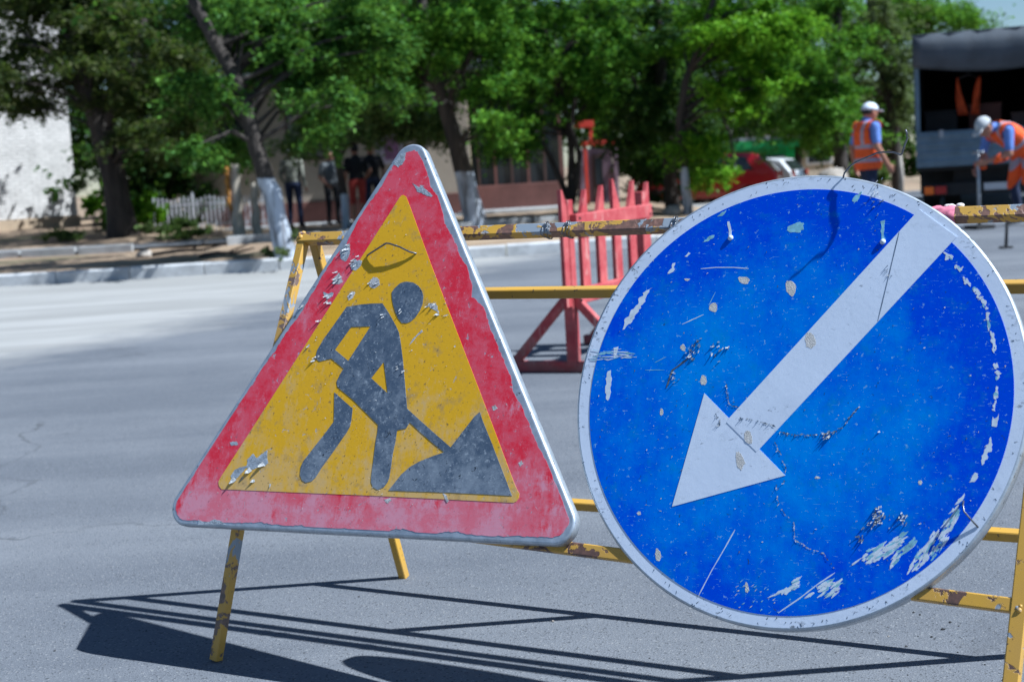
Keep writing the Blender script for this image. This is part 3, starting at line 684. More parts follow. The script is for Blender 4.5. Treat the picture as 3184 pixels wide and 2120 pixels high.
chip(P3, [(1020, 1260), (1060, 1290), (1110, 1370), (1080, 1400), (1040, 1330)], M_chipt2, tri, 0.00145, 0.003, 0.0010)
chip(P4, [(960, 110), (1060, 95), (1080, 140), (990, 155)], M_chipg, tri, 0.00085, 0.003, 0.0012)
chip(P4, [(520, 1190), (620, 1225), (740, 1190), (860, 1210), (900, 1260), (700, 1255), (520, 1250)], M_chipg, tri, 0.00085, 0.004, 0.0012)
foil = ragged(ccw(apply(P4, [(975, 590), (1030, 500), (1110, 460), (1200, 430), (1210, 350), (1290, 265), (1340, 330), (1485, 215), (1490, 340), (1500, 400), (1470, 430), (1400, 440), (1300, 490), (1240, 490), (1200, 470), (1120, 550), (1080, 600), (1000, 640)])), 0.004, 0.0009)
sheet('bared_patch', foil, 0.0004, 0.00145, M_chipg, tri)
mb = MB()
for (x, y, L_, w, a, lf_) in ((1440, 405, 90, 70, -2.4, 0.012), (1260, 480, 110, 60, -2.3, 0.010), (1040, 610, 120, 60, -2.2, 0.010), (1310, 640, 60, 40, -2.5, 0.008), (1530, 690, 70, 20, -1.4, 0.005)):
    q = P4(x, y); flake(mb, q[0], q[1], 0.0013, L_/4.48/1300*1.2, w/4.48/1300*1.4, a, lf_)
for (x, y) in ((2080, 590), (1950, 480), (2040, 470), (1320, 640), (1570, 545), (1500, 1360), (1590, 1390), (370, 1240), (400, 1200), (1150, 190), (1230, 160), (900, 330), (270, 1030), (430, 700)):
    for _ in range(2):
        q = P1(x+random.uniform(-25, 25), y+random.uniform(-25, 25)); flake(mb, q[0], q[1], 0.0016, random.uniform(0.006, 0.014), random.uniform(0.003, 0.007), random.uniform(-2.9, -1.7), random.uniform(0.003, 0.009))
for (x, y) in ((820, -330), (760, -260), (900, -90), (660, 120), (700, 60), (560, 330), (940, -180), (180, 520), (560, 420)):
    for _ in range(3):
        q = P1(x+random.uniform(-40, 40), y+random.uniform(-40, 40)); flake(mb, q[0], q[1], 0.0009, random.uniform(0.006, 0.016), random.uniform(0.003, 0.008), random.uniform(-2.9, -1.7), random.uniform(0.004, 0.011))
for _ in range(120):
    t = RNG.random(3); t /= t.sum(); q = Vector((0, h3*2/3-.08))*t[0]+Vector((-ST/2+.07, -h3/3+.03))*t[1]+Vector((ST/2-.07, -h3/3+.03))*t[2]
    flake(mb, q.x, q.y, 0.0017 if abs(q.x) < 0.2 else 0.0008, random.uniform(0.002, 0.006), random.uniform(0.0012, 0.003), random.uniform(-3.2, 0), random.uniform(0.001, 0.003))
tag(mb.build('paint_flakes', M_flk, tri), kind='stuff')
def px_wire(L, pts, lifts, mp):
    return [Vector((*mp(*p), l)) for p, l in zip(pts, lifts)]
MB().tube(px_wire(TL, [(165, 1482), (172, 1474), (210, 1458), (340, 1395), (440, 1348), (480, 1353), (600, 1390), (700, 1437), (760, 1447), (772, 1444)], [-0.004, 0.003, 0.006, 0.012, 0.016, 0.017, 0.014, 0.008, 0.003, -0.004], P5), 0.0022, 8).build('wire_tie', M_wire, tri, True)

# ------------------------------------------------------------------ round blue keep-left sign
kC = 0.996
cc = EYE+(Vector((0.5372, 2.733, 0.6603))-EYE)*kC; CR = 0.4636*kC
cir, CL, CWd, CAX = sign_frame('keep_left_sign', tuple(cc), -0.5267, 0.3971, 0.0,
    'round blue sign with scratched white rim and white arrow pointing down', 'sign')
circ = lambda r, n=160: [(r*math.cos(2*math.pi*i/n), r*math.sin(2*math.pi*i/n)) for i in range(n)]
plate('plate', circ(CR, 160), cir, M_white, M_galv, 0.030, 0.0009)
R7 = lambda x, y: CL(1750+x/1.642, 500+y/1.642)
R8 = lambda x, y: CL(1750+x/1.642, 1250+y/1.642)
P6 = lambda x, y: CL(2700+x/3.919, 600+y/3.919)
P7 = lambda x, y: CL(2050+x/3.733, 1180+y/3.733)
# blue field: disc fitted to the photographed inner rim
bl = [CL(*q) for q in ((1829, 1300), (2523, 594), (2469, 1919), (3154, 1230))]
bcx = (bl[0][0]+bl[3][0])/2*0.6; bcy = (bl[1][1]+bl[2][1])/2*0.6
BR = 0.934*CR
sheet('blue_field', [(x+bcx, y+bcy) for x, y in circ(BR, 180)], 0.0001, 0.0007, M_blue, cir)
a1, a2 = Vector(P6(545, 290)), Vector(P7(820, 440)); b1, b2 = Vector(P6(1000, 625)), Vector(P7(1170, 800))
dirv = (a1-a2).normalized()
e1 = a1+dirv*0.018; e2 = b1+dirv*0.018
shaft = [tuple(e1), tuple(a2), P7(785, 497), P7(1130, 838), tuple(b2), tuple(e2)]
sheet('arrow_shaft', ccw(shaft), 0.0002, 0.0018, M_white, cir)
sheet('arrow_head', ccw([P7(150, 1473), P7(525, 158), P7(1465, 1112)]), 0.0001, 0.0013, M_white, cir)
# thin bent seam and cut line on the shaft
def scratch(mp, pts, w, mat, z=0.0009, name='scratch'):
    q = [Vector(mp(*p)) for p in pts]; l = []; r = []
    for i in range(len(q)):
        t = (q[min(i+1, len(q)-1)]-q[max(i-1, 0)]).normalized(); nn = Vector((-t.y, t.x)); ww = w*(0.4 if i in (0, len(q)-1) else random.uniform(0.7, 1.2))
        l.append(tuple(q[i]+nn*ww/2)); r.append(tuple(q[i]-nn*ww/2))
    return sheet(name, ccw(l+r[::-1]), z-0.0006, z, mat, cir)
def sub(pts, n):
    out = []
    for i in range(len(pts)-1):
        for j in range(n): out.append(tuple(Vector(pts[i]).lerp(Vector(pts[i+1]), j/n)))
    return out+[pts[-1]]
scratch(P6, sub([(380, 480), (270, 940), (120, 1560)], 4), 0.0013, M_flkb, 0.0022)
scratch(R7, sub([(705, 552), (780, 545), (870, 545), (950, 551)], 3), 0.0022, M_chipw)
scratch(R7, sub([(608, 836), (660, 812), (720, 785)], 3), 0.0018, M_chipw)
scratch(R8, sub([(692, 990), (760, 860), (830, 740), (880, 650)], 4), 0.0020, M_chipw)
scratch(R8, sub([(1100, 1075), (1210, 1000), (1300, 930), (1390, 870)], 4), 0.0022, M_chipw)
scratch(R7, sub([(180, 985), (280, 975), (370, 985)], 3), 0.0030, M_chipt); scratch(R7, sub([(190, 1000), (300, 998), (380, 1003)], 3), 0.0016, M_chipw)
scratch(R7, sub([(420, 1068), (520, 1068)], 3), 0.0014, M_chipt); scratch(R7, sub([(780, 670), (745, 740)], 3), 0.0016, M_chipt)
scratch(R7, sub([(640, 1010), (560, 1070), (530, 1160)], 5), 0.0040, M_flkb, 0.0012); scratch(R7, sub([(470, 1030), (530, 1000)], 2), 0.0016, M_chipt)
def blob(mp, cx, cy, rx, ry, mat, ang=0.0, z=0.0013, n=18, j=0.14, name='bared_patch'):
    out = []; ph = random.random()*6
    for i in range(n):
        a = 2*math.pi*i/n; r = 1+j*math.sin(3*a+ph)*0.6+random.gauss(0, j*0.5); x, y = rx*math.cos(a)*r, ry*math.sin(a)*r
        out.append(mp(cx+x*math.cos(ang)-y*math.sin(ang), cy+x*math.sin(ang)+y*math.cos(ang)))
    return sheet(name, ccw(out), z-0.0010, z, mat, cir)
for (x, y, rx, ry, a) in ((1165, 650, 26, 40, -0.2), (770, 750, 21, 24, 0), (925, 610, 28, 20, 0.3), (718, 1120, 16, 25, 0), (635, 607, 14, 6, 0), (505, 1282, 9, 18, 0), (615, 955, 12, 18, -0.3)):
    blob(R7, x, y, rx, ry, M_chipb, a, 0.0009, 22, 0.16, 'mud_splash')
for (x, y, rx, ry, a) in ((487, 780, 15, 32, -0.1), (940, 945, 9, 28, -0.1), (390, 567, 10, 9, 0), (1300, 385, 14, 6, 0), (1825, 410, 10, 12, 0)):
    blob(R8, x, y, rx, ry, M_chipb, a, 0.0009, 20, 0.14, 'mud_splash')
blob(R7, 1265, 918, 28, 40, M_chipb, -0.25, 0.0020, 22, 0.12, 'mud_splash')
blob(R8, 905, 300, 20, 46, M_chipb, -0.18, 0.0015, 22, 0.14, 'mud_splash'); blob(R8, 948, 180, 20, 36, M_chipb, -0.25, 0.0020, 22, 0.12, 'mud_splash')
blob(R7, 1192, 342, 46, 24, M_chipt, -0.25, 0.0009, 24, 0.18); blob(R7, 1500, 190, 34, 12, M_chipt, -0.9, 0.0009, 20, 0.3)
def cpatch(mp, pts, mat, amp=0.0035, step=0.004, z=0.0009): return sheet('bared_patch', ragged(ccw(apply(mp, pts)), step, amp), z-0.001, z, mat, cir)
cpatch(R7, [(222, 1215), (220, 1150), (230, 1075), (246, 1070), (250, 1130), (242, 1200), (232, 1225)], M_chipw, 0.0016)
cpatch(R7, [(258, 1000), (262, 955), (285, 950), (275, 1000), (265, 1010)], M_chipw, 0.0016)
cpatch(R7, [(305, 862), (330, 800), (380, 730), (425, 660), (458, 645), (430, 700), (390, 760), (345, 830)], M_chipw, 0.0028)
cpatch(R7, [(535, 575), (560, 525), (575, 520), (565, 555), (545, 580)], M_chipw, 0.002); cpatch(R7, [(622, 490), (640, 465), (652, 475), (635, 492)], M_chipw, 0.002)
cpatch(R7, [(710, 420), (740, 390), (775, 378), (770, 392), (735, 412)], M_chipt, 0.002); cpatch(R7, [(790, 290), (810, 262), (835, 250), (825, 275)], M_chipt, 0.002)
cpatch(R7, [(838, 312), (850, 310), (860, 350), (868, 395), (852, 402), (848, 360)], M_chipw, 0.0010, 0.006); cpatch(R7, [(1622, 310), (1645, 300), (1642, 360), (1648, 420), (1628, 425), (1626, 360)], M_chipt, 0.0014, 0.006)
st_ = [(1955, 478), (1985, 500), (2040, 570), (2085, 640), (2120, 680), (2150, 720), (2160, 790), (2180, 870), (2200, 930), (2210, 1000), (2222, 1090), (2215, 1180), (2205, 1260), (2208, 1330)]
for i in range(len(st_)-1):
    a, b = Vector(st_[i]), Vector(st_[i+1])
    for _ in range(4):
        q = a.lerp(b, random.random()); blob(R7, q.x+random.gauss(0, 6), q.y+random.gauss(0, 5), random.uniform(4, 13), random.uniform(5, 20), M_chipw if random.random() < 0.8 else M_chipt, math.atan2(b.y-a.y, b.x-a.x)-math.pi/2, 0.00085+random.random()*0.0002, 13, 0.35)
for pts in ([(2190, 120), (2200, 85), (2230, 60), (2232, 90), (2210, 125)], [(2135, 310), (2160, 220), (2190, 180), (2195, 230), (2160, 300)], [(2075, 410), (2095, 375), (2120, 370), (2100, 405)]):
    cpatch(R8, pts, M_chipw, 0.003)
def inside(p, poly):
    r = False; n = len(poly)
    for i in range(n):
        (x1, y1), (x2, y2) = poly[i], poly[(i+1)%n]
        if (y1 > p[1]) != (y2 > p[1]) and p[0] < (x2-x1)*(p[1]-y1)/(y2-y1)+x1: r = not r
    return r
def scuff(mp, pts, n, ang, lw=(10, 38), ww=(3, 9), mats=None):
    """rubbed patch: many overlapping streaks lying along one direction"""
    mats = mats or (M_chipw, M_chipw, M_chipw, M_chipt); xs_ = [p[0] for p in pts]; ys_ = [p[1] for p in pts]; V_ = {m.name: MB() for m in mats}; k = 0
    for _ in range(n*8):
        if k >= n: break
        c = (random.uniform(min(xs_), max(xs_)), random.uniform(min(ys_), max(ys_)))
        if not inside(c, pts): continue
        k += 1; L_ = random.uniform(*lw); w = random.uniform(*ww); a = ang+random.gauss(0, 0.12); ca, sa2 = math.cos(a), math.sin(a); m_ = random.choice(mats); ring_ = []
        for i in range(11):
            t = 2*math.pi*i/11; r = random.uniform(0.55, 1.25); x, y = L_*math.cos(t)*r, w*math.sin(t)*r; ring_.append(mp(c[0]+x*ca-y*sa2, c[1]+x*sa2+y*ca))
        z = 0.00085+0.00025*random.random(); V_[m_.name].add(*prism(ccw(ring_), z-0.0004, z))
    for m_ in set(mats): 
        if V_[m_.name].V: tag(V_[m_.name].build('rubbed_streaks', m_, cir), kind='stuff')
scuff(R8, [(1760, 885), (1790, 790), (1850, 720), (1905, 650), (1960, 590), (2040, 478), (2048, 510), (2000, 620), (1955, 720), (1900, 790), (1830, 830), (1790, 875)], 95, -0.95)
scuff(R8, [(1480, 828), (1560, 755), (1640, 715), (1700, 690), (1762, 655), (1745, 705), (1690, 765), (1640, 800), (1570, 818), (1520, 815)], 80, -0.62)
scuff(R8, [(1250, 985), (1300, 940), (1340, 918), (1420, 898), (1425, 945), (1390, 985), (1330, 985)], 40, -0.55)
scuff(R8, [(1060, 992), (1120, 955), (1190, 905), (1245, 880), (1190, 935), (1212, 950), (1170, 965), (1110, 975)], 24, -0.55)
scuff(R8, [(1720, 745), (1790, 700), (1815, 690), (1790, 740), (1740, 770), (1680, 840), (1660, 845)], 30, -0.75, mats=(M_chipt, M_chipt, M_chipw))
scuff(R7, [(165, 1020), (165, 960), (270, 955), (380, 985), (380, 1010)], 30, 0.02, (12, 40), (1.2, 3), mats=(M_chipt, M_chipw))
scuff(R8, [(840, 1060), (860, 900), (1000, 930), (1200, 1000), (1100, 1080)], 26, -0.6, (4, 12), (1.5, 3.5), mats=(M_chipt, M_chipb))
mb = MB(); md = MB()
def crack(mp, pts, n, dark=0.6, sz=1.0, z=0.0012):
    for i in range(len(pts)-1):
        a, b = Vector(pts[i]), Vector(pts[i+1]); kk = max(2, int((b-a).length/n)); prev = a
        for j in range(kk):
            q = a.lerp(b, (j+1)/kk)+Vector((random.gauss(0, 2.5), random.gauss(0, 2.5)))
            if random.random() < 0.75:
                u0, u1 = Vector(mp(*prev)), Vector(mp(*q)); t = (u1-u0); nn = Vector((-t.y, t.x)).normalized()*random.uniform(0.0006, 0.0019)*sz; m1 = u0.lerp(u1, random.uniform(0.3, 0.7))
                tgt = md if random.random() < dark else mb; base_ = len(tgt.V); zz = z+random.random()*0.0004
                tgt.V += [(u0.x, u0.y, zz), ((m1+nn).x, (m1+nn).y, zz), (u1.x, u1.y, zz), ((m1-nn*1.4).x, (m1-nn*1.4).y, zz)]; tgt.F.append((base_+3, base_+2, base_+1, base_))
            if random.random() < 0.35:
                qq = mp(q.x, q.y); flake(md if random.random() < dark else mb, qq[0], qq[1], z, random.uniform(0.003, 0.008)*sz, random.uniform(0.0012, 0.003)*sz, random.uniform(-3.0, -1.2), random.uniform(0.001, 0.004)*sz)
            prev = q
crack(R7, [(835, 1130), (838, 1180), (850, 1240), (880, 1255), (920, 1270)], 9); crack(R7, [(905, 1310), (960, 1320), (1040, 1340), (1090, 1360)], 10, 0.8, 1, 0.0022)
crack(R8, [(1100, 150), (1180, 165), (1280, 170), (1350, 160), (1430, 130), (1470, 75), (1520, 20)], 9); crack(R8, [(1080, 200), (1110, 260), (1135, 330), (1130, 410)], 16, 0.4)
crack(R8, [(1092, 420), (1105, 520), (1140, 580), (1180, 610), (1185, 700), (1260, 750), (1330, 770), (1385, 850)], 11, 0.25, 0.8)
crack(R8, [(780, 60), (805, 90), (800, 130)], 6, 0.8, 1.2, 0.0018)
for (mp, x, y, r, n, s) in ((R7, 690, 930, 22, 12, 1.1), (R7, 655, 985, 25, 14, 1.2), (R7, 790, 970, 35, 9, 1.3), (R7, 840, 950, 12, 5, 1.1), (R7, 570, 1100, 30, 9, 1.0), (R8, 1620, 570, 32, 22, 1.4), (R8, 1590, 630, 25, 9, 1.2), (R8, 1740, 590, 26, 12, 1.2), (R8, 1525, 690, 14, 6, 1.4), (R8, 1620, 150, 1, 1, 1), (R8, 1350, 160, 30, 14, 1.3), (R7, 1680, 560, 30, 8, 1.0), (R7, 1600, 160, 60, 18, 0.9)):
    for _ in range(n):
        q = mp(x+random.gauss(0, r*0.55), y+random.gauss(0, r*0.7)); flake(md if random.random() < 0.6 else mb, q[0], q[1], 0.0013, random.uniform(0.004, 0.009)*s, random.uniform(0.0016, 0.004)*s, random.uniform(-3.0, -1.2), random.uniform(0.002, 0.006)*s)
for _ in range(140):
    a = random.random()*6.283; r = BR*math.sqrt(random.random()); flake(mb if random.random() < 0.6 else md, r*math.cos(a), r*math.sin(a), 0.0008, random.uniform(0.002, 0.007), random.uniform(0.0012, 0.003), random.uniform(-3.2, 0), random.uniform(0.0006, 0.002))
for _ in range(110):                                    # scuffs round the rim
    a = random.random()*6.283; r = CR*random.uniform(0.945, 0.985); flake(md, r*math.cos(a), r*math.sin(a), 0.0002, random.uniform(0.003, 0.010), random.uniform(0.001, 0.003), a+random.choice((0.4, 2.6, -0.6)), random.uniform(0.0005, 0.0012))
tag(mb.build('paint_flakes', M_flk, cir), kind='stuff'); tag(md.build('dark_flakes', M_flkb, cir), kind='stuff')
for (x, y) in ((858, 395), (1635, 415)):
    q = R7(x, y); MB().ell((q[0], q[1], 0.002), (0.006, 0.006, 0.004), 10, 6).build('rivet', M_chipw, cir, True)
# wire hooked over the rim: springs forward, tip found from its own shadow on the plate
wp = [(2560+x/6.534, 380+y/6.534) for x, y in ((400, 1125), (430, 1030), (510, 940), (560, 880), (650, 820), (850, 730), (950, 690), (1080, 630), (1220, 610), (1420, 615), (1510, 645), (1570, 665), (1600, 640), (1650, 480), (1715, 312), (1690, 285), (1700, 230), (1670, 150))]
nC = CAX[2]
def lift_pt(px, py, h_):
    d = ray(px, py); t = ((Vector(cc)+nC*h_)-EYE).dot(nC)/d.dot(nC); return EYE+d*t
def tip_err(h_):
    p = lift_pt(*wp[-1], h_); t = (Vector(cc)-p).dot(nC)/LIGHT.dot(nC); s = p+LIGHT*t; v = s-EYE
    sx = PW/2+FPX*v.dot(CRT)/v.dot(FWD); sy = PH/2-FPX*v.dot(CUP)/v.dot(FWD); return math.hypot(sx-2441, sy-800)
hb = min((tip_err(i*0.002), i*0.002) for i in range(0, 120))[1]
hb = max(0.03, min(hb, 0.16)); nw = len(wp)
wpts = [lift_pt(*p, 0.004+hb*(i/(nw-1))**1.2) for i, p in enumerate(wp)]
inv = cir.matrix_world.inverted()
b0 = inv @ wpts[0]
first = [Vector((b0.x*1.0, b0.y*0.985, -0.02)), Vector((b0.x, b0.y*1.004, -0.012)), Vector((b0.x, b0.y*1.006, 0.002))]
MB().tube(first+[inv @ p for p in wpts[1:]], 0.0018, 8).build('wire_hook', M_wire, cir, True)
MB().tube([Vector((*CL(2884+x/2.53, 1500+y/2.53), l)) for (x, y), l in zip(((285, 145), (290, 190), (300, 235), (340, 285), (400, 352)), (0.002, 0.012, 0.016, 0.010, 0.0))], 0.0016, 6).build('wire_tie', M_wire, cir, True)
# pink rag tied on the rail behind the round sign
ru = None
for i in range(400):
    u = BL*i/399; p = BP(u, TG/2, BH); v = p-EYE; sx = PW/2+FPX*v.dot(CRT)/v.dot(FWD)
    if ru is None or abs(sx-2930) < ru[0]: ru = (abs(sx-2930), u)
rag = MB(); c0 = BP(ru[1], TG/2, BH); upv = NF.cross(BU).normalized()
if upv.z < 0: upv = -upv
rings = []
for s in range(9):
    rr_ = []
    for a in range(16):
        th = 2*math.pi*a/16; r = 0.0155/max(abs(math.cos(th)), abs(math.sin(th)))**0.85+0.0016*math.sin(5*th+s*1.3)+0.0012*math.sin(s*2.1)
        rr_.append(c0+BU*(-0.028+0.007*s)+NF*math.cos(th)*r+upv*math.sin(th)*r)
    rings.append(rr_)
V = [q-c0 for r in rings for q in r]; F = [(i*16+k, i*16+(k+1)%16, (i+1)*16+(k+1)%16, (i+1)*16+k) for i in range(8) for k in range(16)]
rag_e = empty('cloth_strip', c0, 0, 'faded pink rag wound round the top rail of the yellow barrier', 'rag')
mesh('wrap', V, F, M_pink, rag_e, True)
kn = MB()
for k in range(5): kn.ell(upv*0.019+BU*(0.012+0.006*k)+NF*random.uniform(-0.006, 0.006), (0.009, 0.006, 0.005), 8, 6)
kn.build('knot', M_pale_cloth, rag_e, True)

# ------------------------------------------------------------------ loose grit on the carriageway
for (x, y, s) in ((2841, 1904, 6), (2861, 1911, 6), (2955, 1935, 7), (2932, 1957, 9), (2981, 1946, 4), (2897, 1980, 6), (2855, 1978, 4), (2762, 1978, 5), (2818, 2010, 6), (2978, 2028, 5), (3063, 2066, 5), (2955, 1995, 3), (3024, 1992, 4), (2598, 2029, 4), (2823, 2098, 4), (3122, 2114, 8), (2574, 2063, 3), (1719, 1932, 8), (2020, 2046, 5), (1116, 1855, 5), (170, 2023, 5)):
    g = on_z(x, y); r = s*g.length/FPX*0.62
    mb = MB(); mb.ell((0, 0, r*0.45), (r*random.uniform(0.9, 1.6), r*random.uniform(0.8, 1.2), r*0.6), 7, 5)
    mb.V = [tuple(Vector(v)*random.uniform(0.8, 1.15)) for v in mb.V]
    o = mb.build('pebble', M_stone if (x, y) in ((1719, 1932), (2762, 1978)) else M_pebble); o.location = g
    if (x, y) in ((1719, 1932), (2762, 1978)): tag(o, 'pale pebble lying on the asphalt by the barrier shadow', 'pebble', 'pale pebbles on the asphalt')
    else: tag(o, 'small dark pebble lying loose on the asphalt under the barrier', 'pebble', 'dark pebbles on the asphalt')

# ------------------------------------------------------------------ red wooden fence section on the road
g0 = on_z(1787, 1156); FD = Vector((0.45, 0.89, 0)).normalized(); FN = Vector((FD.y, -FD.x, 0))   # runs away to the right
rf = empty('wooden_barricade', g0, 0, 'red painted wooden picket barricade standing on the road behind the yellow barrier', 'barricade')
def rpart(name, p0, p1, ax, w, d): return bevel(MB().bar(p0, p1, ax, w, d, 0.004).build(name, M_redwood, rf), 0.003, 1)
FLn = 1.12; ZT = 0.95
for s in (0, FLn):
    q = FD*s
    rpart('post', q+Vector((0, 0, 0.03)), q+Vector((0, 0, ZT)), FN, 0.07, 0.06)
    foot = FN*0.42
    rpart('foot_beam', q-foot+Vector((0, 0, 0.03)), q+foot+Vector((0, 0, 0.03)), FD, 0.06, 0.055)
    for sg in (-1, 1):
        rpart('brace', q+FN*0.36*sg+Vector((0, 0, 0.055)), q+FN*0.035*sg+Vector((0, 0, 0.40)), FD, 0.05, 0.045)
for z in (0.83, 0.42):
    rpart('rail', FD*-0.02+FN*0.052+Vector((0, 0, z)), FD*(FLn+0.02)+FN*0.052+Vector((0, 0, z)), FN, 0.085, 0.04)
npk = 6
for i in range(npk):
    s = -0.05+(FLn+0.1)*i/(npk-1); w = 0.105; top = 1.02+random.uniform(-0.025, 0.03); off = FN*0.012
    cut = random.choice((-1, 1))
    a = Vector((0, 0, 0.37)); poly = [(-w/2, 0.37), (w/2, 0.37), (w/2, top-0.16 if cut < 0 else top), (w/2-0.018 if cut > 0 else w/2-0.03, top) if cut > 0 else (-w/2+0.018, top), (-w/2, top if cut < 0 else top-0.16)]
    V = []; 
    for d in (-0.011, 0.011): V += [FD*(s+x)+off+FN*d+Vector((0, 0, z)) for x, z in poly]
    k = len(poly); F = [(i_, (i_+1)%k, (i_+1)%k+k, i_+k) for i_ in range(k)]+[tuple(range(k-1, -1, -1)), tuple(range(k, 2*k))]
    mesh('picket', V, F, M_redwood, rf)

for s in (0, FLn):
    for z in (0.83, 0.42):
        for dx in (-0.018, 0.018): MB().ell(FD*(s+dx)+FN*0.074+Vector((0, 0, z+dx)), (0.008, 0.008, 0.008), 8, 6).build('bolt', M_chassis, rf, True)

# ------------------------------------------------------------------ buildings behind the trees
def bx(name, a, b, mat, par, bv=0.0):
    o = MB().box(a, b).build(name, mat, par)
    if bv: bevel(o, bv, 2)
    return o
# white brick building
wbr = on_y(238, 690, 33.0); zb = ground_h(-9, 33)-0.05
wb = empty('brick_building', (wbr.x-4*math.cos(0.6), 33.2-4*math.sin(0.6), zb), 0.6, 'white brick building with sandy plinth beside the broad dark tree', 'building')
bx('wall', (-4, 0.032, 0.1), (3.975, 8, 7.4), M_mortar, wb)
bx('plinth', (-4.05, -0.05, -0.4), (4.03, 8, 0.28), M_plinth, wb, 0.02)
bx('roof', (-4.4, -0.45, 7.4), (4.4, 8.4, 7.65), M_roof, wb, 0.02)
mb = MB(); r_ = 0; z = 0.30
while z < 5.6:
    x = 4.0-(0.0 if r_ % 2 else 0.13)
    mb.box((x, 0.010, z), (4.0, 0.25, z+0.065)) if r_ % 2 == 0 else None
    while x > -1.2:
        j = random.uniform(-0.004, 0.004); mb.box((x-0.25, 0.010+j*0.5, z), (x-0.004, 0.1, z+0.064)); x -= 0.254
    z += 0.086; r_ += 1
tag(mb.build('brick_courses', M_brick, wb), kind='stuff')


# beige single-storey house
by = 32.4; bz = 0.12
bh = empty('beige_house', (-4.0, by, bz), 0, 'low beige stucco house with maroon plinth behind the standing men', 'building')
bx('wall', (-3.4, 0, 0.55), (3.3, 6, 3.3), M_beige, bh); bx('plinth', (-3.46, -0.06, -0.3), (3.34, 6, 0.55), M_brownp, bh, 0.01)
bx('roof', (-3.8, -0.6, 3.3), (3.7, 6.5, 3.5), M_roof, bh, 0.02)
q = on_y(1213, 462, by); bx('poster', (q.x+4-0.33, -0.035, q.z-bz-0.36), (q.x+4+0.30, -0.005, q.z-bz+0.34), M_poster, bh)
q2 = (q.x+4, q.z-bz); o = bx('poster_print', (q2[0]-0.13, -0.045, q2[1]-0.26), (q2[0]+0.20, -0.037, q2[1]+0.24), M_posterp, bh)
q = on_y(1230, 392, by); bx('awning', (q.x+4-0.75, -0.55, q.z-bz-0.10), (q.x+4+0.80, -0.01, q.z-bz+0.16), M_teal, bh, 0.02)
for xx in (-2.5, -0.9):
    w_ = bx('window', (xx, -0.05, 1.5), (xx+0.9, -0.005, 2.6), M_dkframe, bh); bx('pane', (xx+0.07, -0.062, 1.57), (xx+0.83, -0.052, 2.53), M_glass, w_)
bx('pavement_slab', (-3.4, -1.1, -0.05), (3.4, -0.07, 0.07), M_conc, bh, 0.01)
# dark glazed shop front
sy = 33.2
sh = empty('shop_front', (0.25, sy, 0.12), 0, 'dark glazed shop front with brown mullions above a maroon plinth', 'building')
bx('wall', (-1.2, 0.35, 0), (1.25, 6, 3.4), M_dkframe, sh); bx('plinth', (-1.2, -0.12, -0.2), (1.2, 0.34, 0.66), M_brownp, sh, 0.015)
for i in range(7):
    x = -1.17+i*0.39; bx('mullion', (x-0.03, -0.05, 0.665), (x+0.03, 0.06, 3.0), M_dkframe if i % 2 else M_brownp, sh)
    if i < 6: bx('pane', (x+0.035, 0.0, 0.67), (x+0.355, 0.02, 3.0), M_glass, sh)
bx('fascia', (-1.25, -0.25, 3.0), (1.3, 0.34, 3.4), M_dkframe, sh, 0.01); bx('roof', (-1.4, -0.5, 3.4), (1.4, 6.3, 3.55), M_roof, sh)
bx('step', (-1.3, -1.3, -0.1), (1.3, -0.13, 0.1), M_conc, sh, 0.01)
pl = on_y(1440, 560, 32.9); ol = empty('wall_pillar', (pl.x, 32.95, 0.1), 0, 'olive painted square pillar at the corner of the shop front', 'pillar')
bx('shaft', (-0.22, -0.16, 0), (0.22, 0.16, 3.0), M_olive, ol, 0.01); bx('capital', (-0.27, -0.21, 3.0), (0.27, 0.21, 3.15), M_olive, ol, 0.01)
# red and lilac entrance porch
py_ = 34.5
ep = empty('entrance_porch', (on_y(1862, 560, py_).x, py_, 0.1), 0, 'lilac entrance porch framed by orange red posts and beam', 'porch')
def EX(px, pyx): q = on_y(px, pyx, py_); return q.x-ep.location.x, q.z-0.1
x0, z0 = EX(1822, 560); x1, _ = EX(1915, 560); _, zt = EX(1862, 452); _, zt2 = EX(1825, 398)
bx('wall', (x0-0.05, 1.5, 0), (x1+0.05, 3.0, zt-0.05), M_lilac, ep); bx('door', (x0+0.28, 1.44, 0.1), (x1-0.2, 1.49, zt-0.2), M_dkframe, ep)
bx('pane', (x0+0.34, 1.42, 0.5), (x0+0.52, 1.435, zt-0.3), M_glass, ep)
bx('post', (x0-0.04, -0.32, 0), (x0+0.04, -0.2, zt), M_redfr, ep, 0.008); bx('post', (x1-0.06, -0.32, 0), (x1+0.04, -0.2, zt), M_lilac, ep, 0.008)
bx('beam', (x0-0.08, -0.34, zt), (x1+0.1, -0.18, zt+0.10), M_redfr, ep, 0.008)
bx('upper_post', (x0+0.12, -0.31, zt+0.105), (x0+0.20, -0.23, zt2), M_redfr, ep, 0.008); bx('upper_beam', (x0-0.22, -0.34, zt2), (x0+0.24, -0.18, zt2+0.16), M_redfr, ep, 0.008)
# rear row: a long pale house wall closing the view on the far side
bk = empty('rear_house', (11.6, 54, -0.5), 0, 'cream house with grey roof seen beyond the parked cars', 'building')
bx('wall', (-1.3, 0, 0), (1.3, 6, 3.2), M_cream, bk); bx('roof', (-1.6, -0.5, 3.2), (1.6, 6.5, 3.5), M_roof, bk, 0.02)
for xx in (-1.1, 0.15):
    w_ = bx('window', (xx, -0.05, 1.1), (xx+1.0, -0.005, 2.4), M_pad, bk); bx('pane', (xx+0.08, -0.062, 1.18), (xx+0.92, -0.052, 2.32), M_glass, w_)

